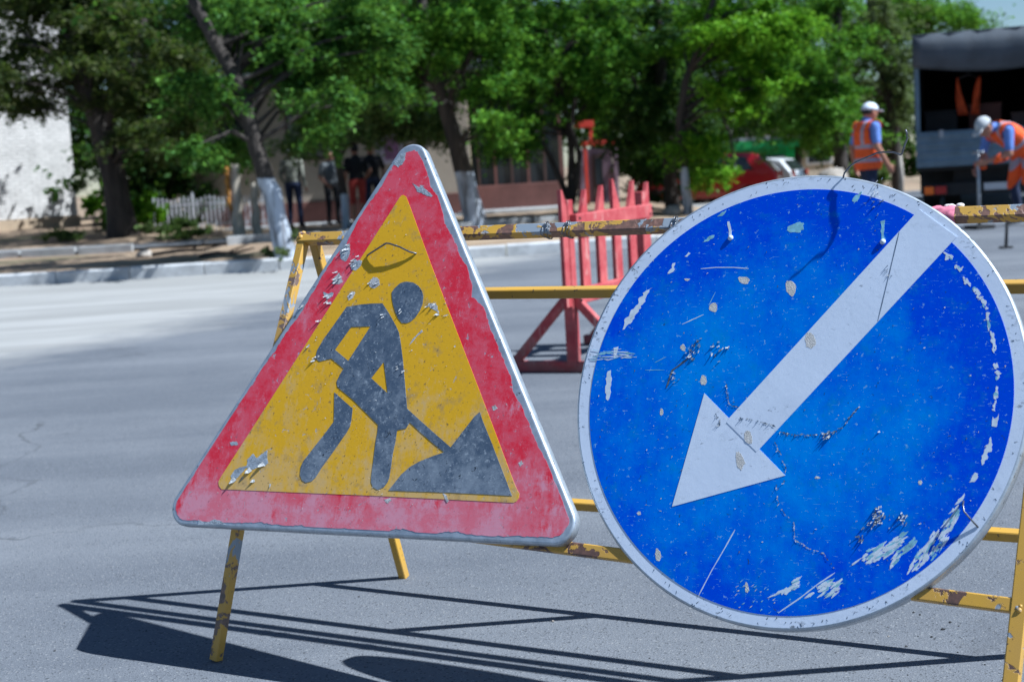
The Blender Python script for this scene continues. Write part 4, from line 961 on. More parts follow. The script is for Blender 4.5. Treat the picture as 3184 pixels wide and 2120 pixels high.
# picket fence in front of the shrubbery
fy = 31.0; fa = on_y(487, 725, fy); fb = on_y(835, 705, fy)
pf = empty('picket_fence', (fa.x, fy, 0.16), 0, 'low white metal picket fence beside the broken stumps', 'fence')
Lf = fb.x-fa.x; hF = 0.80
for z in (0.16, 0.62): bx('rail', (0, 0.012, z), (Lf, 0.035, z+0.04), M_fencew, pf)
for i in range(27):
    x = Lf*i/26; t_ = hF+0.03*math.sin(i*1.1)+(0.12 if i % 9 == 0 else 0); w_ = 0.05 if i % 9 == 0 else 0.028
    MB().add([(x-w_/2, -0.012, 0), (x+w_/2, -0.012, 0), (x+w_/2, 0.011, 0), (x-w_/2, 0.011, 0), (x-w_/2, -0.012, t_-0.05), (x+w_/2, -0.012, t_-0.05), (x+w_/2, 0.011, t_-0.05), (x-w_/2, 0.011, t_-0.05), (x, 0, t_)],
             [(0, 3, 2, 1), (0, 1, 5, 4), (1, 2, 6, 5), (2, 3, 7, 6), (3, 0, 4, 7), (4, 5, 8), (5, 6, 8), (6, 7, 8), (7, 4, 8)]).build('picket', M_fencew, pf)

# ------------------------------------------------------------------ trees
def leaf_arrays(cs, rs, n, size, droop=0.3, flat=0.75, K=9):
    """n diamond leaves strung along drooping twigs that radiate from clump centres cs with reach rs"""
    cs = np.array(cs, float); rs = np.array(rs, float); w = (rs[:, 0]*rs[:, 1]*rs[:, 2])**0.6; idx = RNG.choice(len(cs), n, p=w/w.sum())
    tw = RNG.normal(size=(len(cs), K, 3)); tw /= np.linalg.norm(tw, axis=2)[:, :, None]; tw[:, :, 2] = tw[:, :, 2]*0.75
    reach = RNG.uniform(0.55, 1.55, (len(cs), K))
    k = RNG.integers(0, K, n); t = RNG.random(n)**0.75; d = tw[idx, k]*(reach[idx, k]*t)[:, None]
    P = cs[idx]+d*rs[idx]*1.05; P[:, 2] -= droop*0.9*rs[idx, 0]*t**2
    P += RNG.normal(size=(n, 3))*(rs[idx, :1]*0.11)
    a = RNG.normal(size=(n, 3))+tw[idx, k]*0.8; a[:, 2] = a[:, 2]*0.6-droop; a /= np.linalg.norm(a, axis=1)[:, None]
    b = np.cross(a, RNG.normal(size=(n, 3))*0.9+np.array([0, 0, 1.2])); b /= np.linalg.norm(b, axis=1)[:, None]+1e-9
    s = size*RNG.uniform(0.55, 1.4, n)[:, None]
    tip = P+a*s*0.6; base = P-a*s*0.4; nrm = np.cross(a, b)
    l = P+b*s*0.27+nrm*s*0.08; r = P-b*s*0.27+nrm*s*0.08
    return np.stack([base, r, tip, l], 1).reshape(-1, 3)
def leaf_mesh(name, V, mat, par, org):
    n = len(V)//4; me = bpy.data.meshes.new(name); me.vertices.add(n*4); me.vertices.foreach_set('co', (V-np.array(org)).astype(np.float32).ravel())
    me.loops.add(n*4); me.loops.foreach_set('vertex_index', np.arange(n*4, dtype=np.int32)); me.polygons.add(n)
    me.polygons.foreach_set('loop_start', np.arange(0, n*4, 4, dtype=np.int32)); me.polygons.foreach_set('loop_total', np.full(n, 4, dtype=np.int32)); me.update(); me.validate()
    return link(name, me, mat, par)
def px_poly(pts, Y, dY=0.0):
    return [on_y(x, y, Y+dY*i) for i, (x, y) in enumerate(pts)]
def tree(label, Y, trunk, wpx, ells, leafmat, nleaf, size, bark=None, limbs=(), name='tree', depth=1.6, cdy=0.0, nclump=40, clump=(0.35, 0.75), upper=None, group=None, nupper=0):
    base = on_y(*trunk[0], Y); gz = ground_h(base.x, Y) if Y > 18.3 else 0; org = Vector((base.x, Y, gz-0.03))
    e = empty(name, org, 0, label, 'tree', group)
    pts = px_poly(trunk, Y); rad = [w/2*Y/FPX for w in wpx]
    pts = [Vector((base.x, Y, gz-0.1))]+pts if base.z > gz+0.02 else pts
    if len(pts) > len(rad): rad = [rad[0]*1.08]+rad
    pts[0] = Vector((pts[0].x, Y, gz-0.1)); rad[0] *= 1.12
    P2_ = []; R2_ = []
    for i in range(len(pts)-1):
        for j in range(4):
            t = j/4; q = pts[i].lerp(pts[i+1], t); P2_.append(q-org+Vector((0.006*math.sin(i*4+j), 0.006*math.cos(i*3+j), 0))); R2_.append((rad[i]*(1-t)+rad[i+1]*t)*random.uniform(0.98, 1.02))
    P2_.append(pts[-1]-org); R2_.append(rad[-1])
    cs = []; rs = []
    for (cx, cy, rx, ry) in ells:
        m = Y/FPX; c = on_y(cx, cy, Y); k = max(3, int(nclump*(rx*ry)/sum(e_[2]*e_[3] for e_ in ells)))
        for _ in range(k):
            d = np.array([random.gauss(0, 1), random.gauss(0, 1), random.gauss(0, 1)]); d /= np.linalg.norm(d)+1e-9; r = random.random()**0.5
            cr = random.uniform(*clump)
            cs.append((c.x+d[0]*r*rx*m, Y+cdy+d[1]*r*depth, c.z+d[2]*r*ry*m)); rs.append((cr*random.uniform(0.9, 1.3), cr*random.uniform(0.9, 1.2), cr*random.uniform(0.55, 0.85)))
    mb = MB().tube(P2_, R2_, 12)
    for lpts, lw0, lw1 in limbs:
        q = px_poly(lpts, Y, -0.12); n = len(q); mb.tube([v-org for v in q], [(lw0+(lw1-lw0)*i/(n-1))/2*Y/FPX for i in range(n)], 8)
    # fine branches from the stem to the clumps
    stem = [p+org for p in P2_ if (p+org).z > 1.6] or [P2_[-1]+org]
    for i in range(0, len(cs), 2):
        c = Vector(cs[i]); s = min(stem, key=lambda p: (p-c).length+abs(p.z-(c.z-0.6))*0.8); mid = s.lerp(c, 0.5)+Vector((random.gauss(0, 0.12), random.gauss(0, 0.12), 0.18))
        if (c-s).length < 5: mb.tube([s-org, mid-org, c-org], [0.035, 0.022, 0.008], 5, False)
    mb.build('trunk', bark or M_bark, e, True)
    V_ = leaf_arrays(cs, rs, nleaf, size)
    if upper:
        uc, ur, un = upper; cu = []; ru_ = []
        for _ in range(un):
            d = np.array([random.gauss(0, 1) for _ in range(3)]); d /= np.linalg.norm(d); r = random.random()**0.4
            cu.append((uc[0]+d[0]*r*ur[0], uc[1]+d[1]*r*ur[1], uc[2]+d[2]*r*ur[2])); ru_.append((0.8, 0.8, 0.55))
        V_ = np.concatenate([V_, leaf_arrays(cu, ru_, un*130, size*1.9)])
    leaf_mesh('crown', V_, leafmat, e, org); return e
def up(px, Y, z, r=(2.6, 2.4, 1.8), n=26): return ((on_y(px, 300, Y).x, Y, z), r, n)
LS = 0.088
tree('broad dark leaning tree with heavy bark beside the white brick building', 28.4, [(385, 752), (372, 650), (352, 540), (322, 430), (292, 320), (262, 220), (225, 110), (190, 0), (170, -120)], [92, 82, 76, 72, 66, 60, 50, 42, 30],
     [(200, 60, 300, 130), (60, 190, 110, 130), (130, 290, 90, 60), (40, 330, 60, 50), (460, 340, 120, 180), (330, 180, 200, 140), (580, 220, 130, 190), (520, 470, 90, 70)], L_dark, 46500, LS*1.15, limbs=[([(318, 420), (370, 300), (420, 180), (450, 60)], 40, 16), ([(290, 330), (180, 200), (60, 90)], 26, 8)], nclump=90, depth=2.2, upper=up(280, 28.4, 7.0, (3.5, 3, 2.2), 40))
tree('leaning tree with flaking blue whitewash at the kerb', 18.58, [(890, 800), (868, 700), (845, 600), (828, 560), (800, 470), (775, 380), (735, 260), (690, 170), (640, 80), (600, 0), (560, -120)], [66, 60, 57, 54, 50, 48, 44, 40, 36, 32, 26],
     [(800, 80, 330, 120), (920, 240, 160, 110), (940, 380, 110, 60), (640, 430, 80, 70), (1040, 110, 190, 150), (660, 260, 110, 100), (1100, 270, 110, 90)], L_deep, 46500, LS*0.82, bark=mat_bark('whitewashed_bark', 1.10), nclump=70, clump=(0.22, 0.5), depth=1.3, cdy=0.5, upper=up(800, 19.6, 4.9, (2.4, 2.0, 1.4), 30))
tree('thin forked tree with pale base among the standing men', 26.5, [(1078, 700), (1070, 610), (1055, 520), (1040, 450), (1025, 380), (1010, 290)], [26, 25, 24, 22, 18, 10],
     [(1060, 380, 130, 80), (1200, 310, 160, 100), (960, 430, 80, 60), (1330, 330, 90, 110)], L_pale, 14725, LS, bark=mat_bark('pale_based_bark', 0.75), limbs=[([(1050, 505), (1090, 430), (1120, 350)], 14, 6), ([(1045, 480), (1000, 420), (960, 370)], 12, 5)], nclump=30, clump=(0.3, 0.55), depth=1.2, upper=((-0.9, 28.4, 5.0), (2.3, 2.0, 1.1), 34))  # upper leaf mass, well off the stem, is added to shade the standing men
tree('dark tree with grey whitewashed foot beside the olive pillar', 24.9, [(1484, 708), (1462, 620), (1445, 550), (1425, 470), (1405, 400), (1380, 320), (1350, 230), (1330, 120), (1310, 0), (1300, -120)], [72, 64, 60, 54, 50, 46, 42, 36, 30, 24],
     [(1290, 100, 220, 140), (1200, 200, 130, 90), (1520, 160, 150, 160), (1520, 350, 90, 90), (1420, 80, 160, 120), (1590, 420, 60, 50), (1060, 130, 120, 120)], L_green, 37200, LS, bark=mat_bark('grey_whitewashed_bark', 1.02), limbs=[([(1385, 330), (1450, 200), (1500, 80)], 26, 10)], nclump=58, clump=(0.3, 0.6), depth=1.8, upper=up(1400, 24.9, 6.3, (3, 2.6, 1.8), 34))
tree('many stemmed small tree growing behind the red barricade', 27.0, [(1772, 640), (1775, 560), (1778, 480), (1768, 400), (1750, 300), (1730, 200)], [26, 24, 22, 20, 16, 10],
     [(1690, 300, 170, 110), (1840, 320, 110, 80), (1640, 150, 180, 150), (1880, 190, 130, 150), (1760, 90, 160, 110), (1620, 430, 90, 60)], L_green, 38750, LS, limbs=[([(1768, 620), (1735, 540), (1695, 460), (1650, 380)], 20, 12), ([(1778, 630), (1795, 550), (1803, 480), (1775, 400), (1790, 300)], 22, 12)], nclump=60, clump=(0.3, 0.6), depth=1.8, upper=up(1720, 27, 6.5, (3, 2.4, 1.6), 30))
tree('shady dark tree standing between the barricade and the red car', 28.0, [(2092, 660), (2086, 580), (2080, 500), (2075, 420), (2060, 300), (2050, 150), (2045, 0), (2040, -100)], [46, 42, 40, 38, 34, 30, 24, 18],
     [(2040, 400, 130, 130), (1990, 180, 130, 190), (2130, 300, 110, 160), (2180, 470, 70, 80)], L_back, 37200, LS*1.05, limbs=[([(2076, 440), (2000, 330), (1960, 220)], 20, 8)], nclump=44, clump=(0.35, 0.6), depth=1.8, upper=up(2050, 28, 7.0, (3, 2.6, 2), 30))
tree('bright green drooping tree with pale trunk in front of the red car', 25.0, [(2140, 665), (2133, 590), (2122, 480), (2112, 380), (2130, 260), (2180, 130), (2220, 0), (2230, -100)], [30, 28, 26, 25, 24, 22, 18, 14],
     [(2240, 110, 200, 140), (2280, 280, 120, 100), (2205, 450, 36, 46), (2225, 540, 18, 24), (2400, 120, 130, 130), (2390, 260, 70, 50)], L_bright, 29450, LS, bark=mat_bark('pale_footed_bark', 0.85), limbs=[([(2125, 270), (2220, 300), (2270, 420), (2290, 540)], 14, 4)], nclump=46, clump=(0.28, 0.52), depth=1.5, upper=up(2250, 25, 6.0, (2.4, 2.2, 1.5), 22))
tree('tall slender tree behind the worker in the orange vest', 36.0, [(2620, 560), (2612, 460), (2600, 380), (2590, 280), (2600, 150), (2610, 0)], [44, 40, 36, 32, 26, 18],
     [(2520, 170, 170, 180), (2600, 330, 130, 80), (2480, 340, 90, 80), (2700, 400, 80, 70)], L_green, 31000, LS*1.25, limbs=[([(2608, 430), (2540, 380), (2480, 330)], 20, 8)], nclump=46, clump=(0.45, 0.8), depth=2.2, upper=up(2560, 36, 7.5, (3, 3, 2), 24))
tree('grey green tree leaning over the truck roof', 42.0, [(2790, 560), (2785, 430), (2770, 330), (2745, 220), (2720, 100), (2700, -20)], [34, 32, 30, 28, 24, 18],
     [(2700, 170, 120, 180), (2780, 300, 70, 110), (2640, 60, 130, 90), (2800, 170, 60, 90), (2740, 420, 100, 70), (2830, 330, 50, 120)], L_olive, 26350, LS*1.3, limbs=[([(2760, 290), (2800, 220), (2830, 170)], 14, 5)], nclump=44, clump=(0.45, 0.8), depth=2.0)
tree('rounded dark green treetop rising behind the truck', 58.0, [(2900, 560), (2895, 430), (2890, 300), (2885, 150), (2880, 20)], [40, 38, 36, 32, 24],
     [(2870, 40, 150, 70), (2980, 60, 70, 60), (2790, 20, 90, 120)], L_green, 17050, LS*1.7, nclump=44, clump=(0.6, 1.1), depth=2.5)
# unbroken belt of trees closing the view behind the houses
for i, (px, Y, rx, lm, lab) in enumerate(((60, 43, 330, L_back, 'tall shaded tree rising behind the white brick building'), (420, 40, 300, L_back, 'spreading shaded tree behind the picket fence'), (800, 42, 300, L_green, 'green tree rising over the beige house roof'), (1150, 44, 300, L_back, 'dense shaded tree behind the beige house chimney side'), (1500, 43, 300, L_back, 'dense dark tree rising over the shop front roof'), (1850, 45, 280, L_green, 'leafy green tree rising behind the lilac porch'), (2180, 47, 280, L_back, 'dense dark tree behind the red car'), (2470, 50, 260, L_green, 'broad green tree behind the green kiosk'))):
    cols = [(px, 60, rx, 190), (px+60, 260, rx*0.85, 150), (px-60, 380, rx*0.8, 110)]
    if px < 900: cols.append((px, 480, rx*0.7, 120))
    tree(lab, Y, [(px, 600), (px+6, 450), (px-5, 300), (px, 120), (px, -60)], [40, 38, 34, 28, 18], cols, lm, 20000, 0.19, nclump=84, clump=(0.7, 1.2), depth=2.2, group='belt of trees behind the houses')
# shrubs and weeds
def shrub(name, label, px, py, rx, ry, Y, mat, n, size, k=10, dr=-0.3):
    c = on_y(px, py, Y); m = Y/FPX; g = ground_h(c.x, Y); org = Vector((c.x, Y, g)); e = empty(name, org, 0, label, 'shrub')
    cs = [(c.x+random.gauss(0, 0.5)*rx*m, Y+random.gauss(0, 0.25), max(g+0.08, c.z+random.gauss(0, 0.5)*ry*m)) for _ in range(k)]
    mb = MB()
    for q in cs: mb.tube([Vector((0, 0, -0.03))+Vector((random.gauss(0, .05), random.gauss(0, .05), 0)), Vector(q)-org], [0.014, 0.004], 5, False)
    mb.build('stems', M_bark, e)
    leaf_mesh('foliage', leaf_arrays(cs, [(rx*m*0.42, 0.28, ry*m*0.42)]*k, n, size, dr), mat, e, org)
shrub('shrubbery', 'tall dark shrubbery rising behind the white picket fence', 480, 520, 190, 150, 32.2, L_back, 12000, 0.16, 60)
shrub('shrubbery', 'dark shrubbery between the lilac porch and the shady tree', 2010, 500, 120, 120, 36.5, L_back, 11000, 0.17, 50)
shrub('shrubbery', 'dark shrubbery closing the view between the worker and the truck', 2730, 440, 150, 110, 46.0, L_back, 9000, 0.22, 44)
shrub('shrub', 'bright green shrub between the brick wall and the broad dark trunk', 292, 650, 44, 75, 30.0, L_bright, 2600, 0.10)
shrub('shrub', 'leafy green shrub at the foot of the broad dark trunk by the picket fence', 445, 665, 60, 55, 29.6, L_bright, 2600, 0.10)
shrub('shrub', 'low spreading yellow green bush along the footpath', 570, 705, 95, 32, 27.6, L_pale, 2400, 0.09)
shrub('weed_clump', 'dry yellowish weeds growing below the brick wall', 195, 742, 45, 35, 28.2, L_pale, 1100, 0.08)
shrub('weed_clump', 'grey green weeds crowding the foot of the whitewashed leaning tree', 880, 765, 42, 60, 18.9, L_olive, 2600, 0.055)
shrub('weed_clump', 'tuft of weeds growing where verge meets road beside the truck', 2720, 535, 90, 18, 40.0, L_pale, 1400, 0.12)
# fallen branches and stones on the verge
for (px, py, L_, a, lab) in ((590, 790, 1.1, 0.2, 'long dry branch lying on the bare soil behind the kerb'), (700, 800, 0.8, -0.3, 'short dry branch lying on the sandy verge near the leaning tree')):
    c = on_z(px, py, 0.17); e = empty('fallen_branch', c, a, lab, 'branch')
    MB().tube([(-L_/2, 0, 0.03), (-L_/6, 0.05, 0.06), (L_/6, 0.02, 0.05), (L_/2, 0.10, 0.10)], [0.03, 0.028, 0.022, 0.01], 7).build('limb', M_bark, e, True)
    MB().tube([(0, 0.03, 0.05), (0.2, 0.2, 0.14), (0.35, 0.3, 0.2)], [0.014, 0.01, 0.005], 6).build('twig', M_bark, e, True)
for (px, py, r, lab) in ((2092, 672, 0.17, 'rounded pale stone on the verge beside the barricade'), (2590, 545, 0.30, 'low grey boulder behind the standing worker'), (450, 803, 0.12, 'small pale stone in the tree shade behind the kerb')):
    c = on_z(px, py, 0.13) if py > 600 else on_y(px, py, 30.0)
    mb = MB(); mb.ell((0, 0, r*0.5), (r, r*0.9, r*0.7), 14, 9); mb.V = [tuple(Vector(v)*(1+0.10*math.sin(v[0]*17/r+v[2]*9/r)+random.uniform(-0.04, 0.04))) for v in mb.V]
    o = mb.build('boulder', M_stone, None, True); o.location = (c.x, c.y, (0.12 if c.y < 29 else c.z-r*0.7)); tag(o, lab, 'stone')
# broken stumps
def stump(label, px, Y, ytop, ybot, w, torn):
    b = on_y(px, ybot, Y); t = on_y(px-12, ytop, Y); g = ground_h(b.x, Y); org = Vector((b.x, Y, g)); e = empty('broken_stump', org, 0, label, 'stump')
    H = t.z-g; r = w/2*Y/FPX; pts = [Vector((0.02*math.sin(i*2), 0, -0.05+H*i/8)) for i in range(9)]
    mb = MB().tube([p+Vector((t.x-b.x, 0, 0))*(i/8) for i, p in enumerate(pts)], [r*(1.2-0.45*i/8)*random.uniform(0.9, 1.1) for i in range(9)], 10); mb.build('bole', M_palew, e, True)
    if torn:
        for k in range(5):
            z = H*(0.35+0.13*k); MB().tube([(-r*0.8, -r*0.5, z), (-r*1.15, -r*0.75, z+0.18), (-r*0.9, -r*0.5, z+0.42)], [0.03, 0.05, 0.012], 7).build('torn_splinter', M_tan, e, True)
stump('tall broken stump with torn orange wood beside the picket fence', 742, 27.0, 500, 736, 34, True)
stump('shorter pale stump next to the one with torn orange wood', 800, 27.2, 560, 736, 27, False)
wpz = on_y(2800, 545, 34.0); e = empty('white_post', (wpz.x, 34, ground_h(wpz.x, 34)), 0, 'slim pale post standing between the worker and the truck', 'post')
MB().tube([(0, 0, -0.1), (0.03, 0, 0.4), (0.0, 0, 0.9)], [0.06, 0.055, 0.045], 10).build('shaft', M_stone, e, True); MB().ell((0, 0, 0.9), (0.046, 0.046, 0.03), 10, 6).build('cap', M_stone, e, True)

# ------------------------------------------------------------------ people
def rings_loft(mb, secs, n=16):
    """secs: (centre, half width, half depth, side vector, front vector)"""
    base = len(mb.V)
    for c, a, b, sx, fx in secs:
        for k in range(n):
            t = 2*math.pi*k/n; mb.V.append(tuple(Vector(c)+Vector(sx)*a*math.cos(t)+Vector(fx)*b*math.sin(t)))
    for j in range(len(secs)-1):
        for k in range(n):
            a = base+j*n+k; b = base+j*n+(k+1)%n; mb.F.append((a, b, b+n, a+n))
    mb.F.append(tuple(base+k for k in range(n-1, -1, -1))); mb.F.append(tuple(base+(len(secs)-1)*n+k for k in range(n)))
def capsule(mb, p0, p1, r0, r1, n=12):
    p0 = Vector(p0); p1 = Vector(p1); t = (p1-p0).normalized(); pts = []; rad = []
    for i in range(5):
        a = math.pi/2*(i/4); pts.append(p0-t*r0*math.cos(a)); rad.append(max(1e-3, r0*math.sin(a)))
    for i in range(5):
        a = math.pi/2*(i/4); pts.append(p1+t*r1*math.sin(a)); rad.append(max(1e-3, r1*math.cos(a)))
    mb.tube(pts, rad, n)
def dist_seg(P, a, b):
    a = np.array(a); b = np.array(b); d = b-a; t = np.clip(((P-a)@d)/(d@d+1e-12), 0, 1); return np.linalg.norm(P-(a+t[:, None]*d), axis=1)
def person(label, loc, yaw, J, outfit, vox=0.014, headgear=None, vest=False, group=None, sleeve='short', scale=1.0, shorts=False, look=0.0, nod=0.0, bulk=1.06):
    """J: joints in local metres, figure faces -y. outfit: (skin, shirt, trousers, shoe)"""
    e = empty('person', loc, yaw, label, 'person', group); e.scale = (scale*bulk, scale*bulk, scale)
    j = {k: Vector(v) for k, v in J.items()}; mb = MB(); bones = []
    def bone(a, b, r0, r1, m):
        capsule(mb, a, b, r0, r1); bones.append((tuple(a), tuple(b), (r0+r1)/2, m))
    pel, chest, neck, hd = j['pelvis'], j['chest'], j['neck'], j['head']
    side = (j['sh_r']-j['sh_l']).normalized(); spine = (neck-pel).normalized(); front = spine.cross(side).normalized()
    if front.y > 0 and abs(front.y) > 0.3: front = -front
    hs = (j['hip_r']-j['hip_l']).normalized(); hf = Vector((0, 0, 1)).cross(hs); hf = hf if hf.dot(front) > 0 else -hf
    waist = pel.lerp(chest, 0.45)
    secs = [(pel-spine*0.10, 0.125, 0.085, hs, hf), (pel-spine*0.03, 0.165, 0.115, hs, hf), (pel+spine*0.05, 0.165, 0.112, side, front), (waist, 0.150, 0.108, side, front), (chest, 0.172, 0.122, side, front), (chest.lerp(neck, 0.45), 0.180, 0.112, side, front), (chest.lerp(neck, 0.72), 0.150, 0.085, side, front), (neck, 0.062, 0.060, side, front)]
    rings_loft(mb, secs)
    bones += [(tuple(pel-spine*0.08), tuple(pel+spine*0.02), 0.14, 2), (tuple(pel+spine*0.06), tuple(chest.lerp(neck, 0.7)), 0.14, 1)]
    bone(neck-spine*0.02, hd-(hd-neck).normalized()*0.06, 0.058, 0.054, 0)
    # head with jaw, nose, ears and brow, turned by look / nod
    rot = Matrix.Rotation(look, 3, 'Z') @ Matrix.Rotation(nod, 3, 'X')
    h0 = len(mb.V); mb.ell(hd, (0.076, 0.098, 0.118), 18, 14, rot); mb.ell(hd+rot @ Vector((0, -0.035, -0.062)), (0.052, 0.058, 0.055), 14, 10, rot)
    mb.ell(hd+rot @ Vector((0, -0.104, -0.018)), (0.015, 0.022, 0.026), 10, 8, rot); mb.ell(hd+rot @ Vector((0, -0.088, 0.028)), (0.055, 0.016, 0.012), 12, 6, rot); mb.ell(hd+rot @ Vector((0, -0.092, -0.066)), (0.026, 0.010, 0.008), 10, 6, rot)
    for s in (-1, 1): mb.ell(hd+rot @ Vector((0.077*s, 0.008, -0.008)), (0.011, 0.022, 0.032), 8, 8, rot)
    bones.append((tuple(hd-Vector((0, 0, 0.06))), tuple(hd+Vector((0, 0, 0.03))), 0.09, 0))
    for s in ('l', 'r'):
        sh, el, wr = j['sh_'+s], j['el_'+s], j['wr_'+s]
        capsule(mb, chest.lerp(neck, 0.6), sh, 0.075, 0.062); bones.append((tuple(chest.lerp(neck, 0.6)), tuple(sh), 0.07, 1))
        mid = sh.lerp(el, 0.72); cut = 1 if sleeve == 'long' else 0
        bone(sh, mid, 0.064, 0.054, 1); bone(mid, el, 0.050, 0.043, cut); bone(el, el.lerp(wr, 0.35), 0.042, 0.042, cut); bone(el.lerp(wr, 0.35), wr, 0.041, 0.028, cut)
        # hand: palm, four unequal bent fingers, thumb from the side of the palm
        d = (wr-el).normalized(); pn = d.cross(Vector((1, 0, 0)) if abs(d.x) < 0.7 else Vector((0, 1, 0))).normalized(); across = d.cross(pn)
        inward = Vector((1 if s == 'l' else -1, -0.3, 0)); inward = (inward-d*inward.dot(d)).normalized(); across = d.cross(inward).normalized()
        pc = wr+d*0.045
        rings_loft(mb, [(wr-d*0.01, 0.026, 0.019, across, inward), (wr+d*0.03, 0.038, 0.017, across, inward), (wr+d*0.085, 0.042, 0.014, across, inward)], 10)
        bones.append((tuple(wr), tuple(wr+d*0.17), 0.03, 0))
        for f, ln in enumerate((0.062, 0.074, 0.070, 0.054)):
            b0_ = wr+d*0.078+across*(0.030-0.020*f); b1_ = b0_+d*ln*0.55+inward*0.010; b2_ = b1_+d*ln*0.40+inward*0.026
            capsule(mb, b0_, b1_, 0.0095, 0.009, 8); capsule(mb, b1_, b2_, 0.009, 0.0075, 8)
        t0 = wr+d*0.028+across*0.032; t1 = t0+across*0.024+d*0.030+inward*0.008; capsule(mb, t0, t1, 0.012, 0.010, 8); capsule(mb, t1, t1+d*0.030+inward*0.012, 0.010, 0.008, 8)
        hp, kn, an, to = j['hip_'+s], j['kn_'+s], j['an_'+s], j['to_'+s]
        low = 0 if shorts else 2
        bone(hp, hp.lerp(kn, 0.5), 0.092, 0.078, 2); bone(hp.lerp(kn, 0.5), kn, 0.077, 0.060, 2); bone(kn, kn.lerp(an, 0.4), 0.058, 0.058, low); bone(kn.lerp(an, 0.4), an+Vector((0, 0, 0.03)), 0.056, 0.044, low)
        bone(an, to, 0.046, 0.036, 3); bone(an+(an-to).normalized()*0.05, an, 0.040, 0.045, 3)
    tmp = mesh('tmp', mb.V, mb.F); r = tmp.modifiers.new('r', 'REMESH'); r.mode = 'VOXEL'; r.voxel_size = vox; sm = tmp.modifiers.new('s', 'SMOOTH'); sm.iterations = 3; sm.factor = 0.5
    dg = bpy.context.evaluated_depsgraph_get(); dg.update(); me = bpy.data.meshes.new_from_object(tmp.evaluated_get(dg)); bpy.data.objects.remove(tmp)
    me.name = 'body'; me.materials.clear()
    o = link('body', me, list(outfit), e, True)
    nP = len(me.polygons); ctr = np.zeros(nP*3); me.polygons.foreach_get('center', ctr); ctr = ctr.reshape(-1, 3)
    D = np.stack([dist_seg(ctr, a, b)-r_ for a, b, r_, m in bones], 1); mi = np.array([b[3] for b in bones])[D.argmin(1)]
    me.polygons.foreach_set('material_index', mi.astype(np.int32))
    # eyes
    for s in (-1, 1): MB().ell(hd+rot @ Vector((0.031*s, -0.087, 0.010)), (0.013, 0.008, 0.008), 8, 6, rot).build('eye', M_black, e, True)
    # hair / cap
    cap = MB(); n = 20; rings = []
    for a in range(8):
        th = math.pi/2*a/7; rings.append((hd+rot @ Vector((0, 0.006, 0.020+0.108*math.sin(th))), max(0.002, 0.088*math.cos(th)), max(0.002, 0.109*math.cos(th)), rot @ Vector((1, 0, 0)), rot @ Vector((0, -1, 0))))
    if headgear:
        rings_loft(cap, rings, n); cap.build('cap', headgear, e, True)
        bm_ = MB(); V_ = []
        for k in range(11):
            a = -math.pi*0.30+math.pi*0.60*k/10; V_ += [hd+rot @ Vector((0.086*math.sin(a), 0.006-0.106*math.cos(a), 0.034)), hd+rot @ Vector((0.095*math.sin(a), -0.05-0.135*math.cos(a)*1.0, 0.018))]
        bm_.add(V_, [(2*k, 2*k+1, 2*k+3, 2*k+2) for k in range(10)]); bo = bm_.build('cap_peak', headgear, e, True); so = bo.modifiers.new('t', 'SOLIDIFY'); so.thickness = 0.006
    hair = MB(); rings_loft(hair, [(hd+rot @ Vector((0, 0.022, -0.045)), 0.070, 0.076, rot @ Vector((1, 0, 0)), rot @ Vector((0, -1, 0))), (hd+rot @ Vector((0, 0.018, 0.02)), 0.081, 0.088, rot @ Vector((1, 0, 0)), rot @ Vector((0, -1, 0)))]+([] if headgear else [(hd+rot @ Vector((0, 0.014, 0.07)), 0.074, 0.094, rot @ Vector((1, 0, 0)), rot @ Vector((0, -1, 0))), (hd+rot @ Vector((0, 0.012, 0.112)), 0.045, 0.062, rot @ Vector((1, 0, 0)), rot @ Vector((0, -1, 0))), (hd+rot @ Vector((0, 0.012, 0.128)), 0.012, 0.016, rot @ Vector((1, 0, 0)), rot @ Vector((0, -1, 0)))]), 16)
    hair.build('hair', M_hair, e, True)
    if vest:
        # waistcoat shell following the trunk, open arm holes, two grey tapes and braces
        bm = bmesh.new(); bm.from_mesh(me); bm.faces.ensure_lookup_table()
        keep = set()
        sp0 = pel-spine*0.12; Ls = (neck-sp0).length
        for f in bm.faces:
            c = f.calc_center_median(); h = (c-sp0).dot(spine)/Ls; lat = abs((c-sp0).dot(side))
            arm = min(dist_seg(np.array([c[:]]), j['sh_'+s].lerp(j['el_'+s], 0.12)[:], j['wr_'+s][:])[0] for s in ('l', 'r'))
            low_arm = min(dist_seg(np.array([c[:]]), j['sh_'+s].lerp(j['el_'+s], 0.55)[:], (j['wr_'+s]+(j['wr_'+s]-j['el_'+s]).normalized()*0.18)[:])[0] for s in ('l', 'r'))
            if 0.0 < h < 0.97 and (arm > 0.066 or (lat < 0.155 and low_arm > 0.085)) and low_arm > 0.068 and lat < 0.19: keep.add(f.index)
        bmesh.ops.delete(bm, geom=[f for f in bm.faces if f.index not in keep], context='FACES'); bm.normal_update()
        for v in bm.verts: v.co += v.normal*0.020
        vm = bpy.data.meshes.new('vest'); bm.to_mesh(vm); bm.free()
        vo = link('vest', vm, [M_orange, M_tape], e, True); idx = []
        for p in vm.polygons:
            c = p.center; h = (c-sp0).dot(spine)/Ls; lat = abs((c-sp0).dot(side))
            idx.append(1 if (0.16 < h < 0.235 or 0.44 < h < 0.515 or (h >= 0.5 and 0.075 < lat < 0.115)) else 0)
        vm.polygons.foreach_set('material_index', idx); so = vo.modifiers.new('t', 'SOLIDIFY'); so.thickness = 0.006; so.offset = 1
    return e
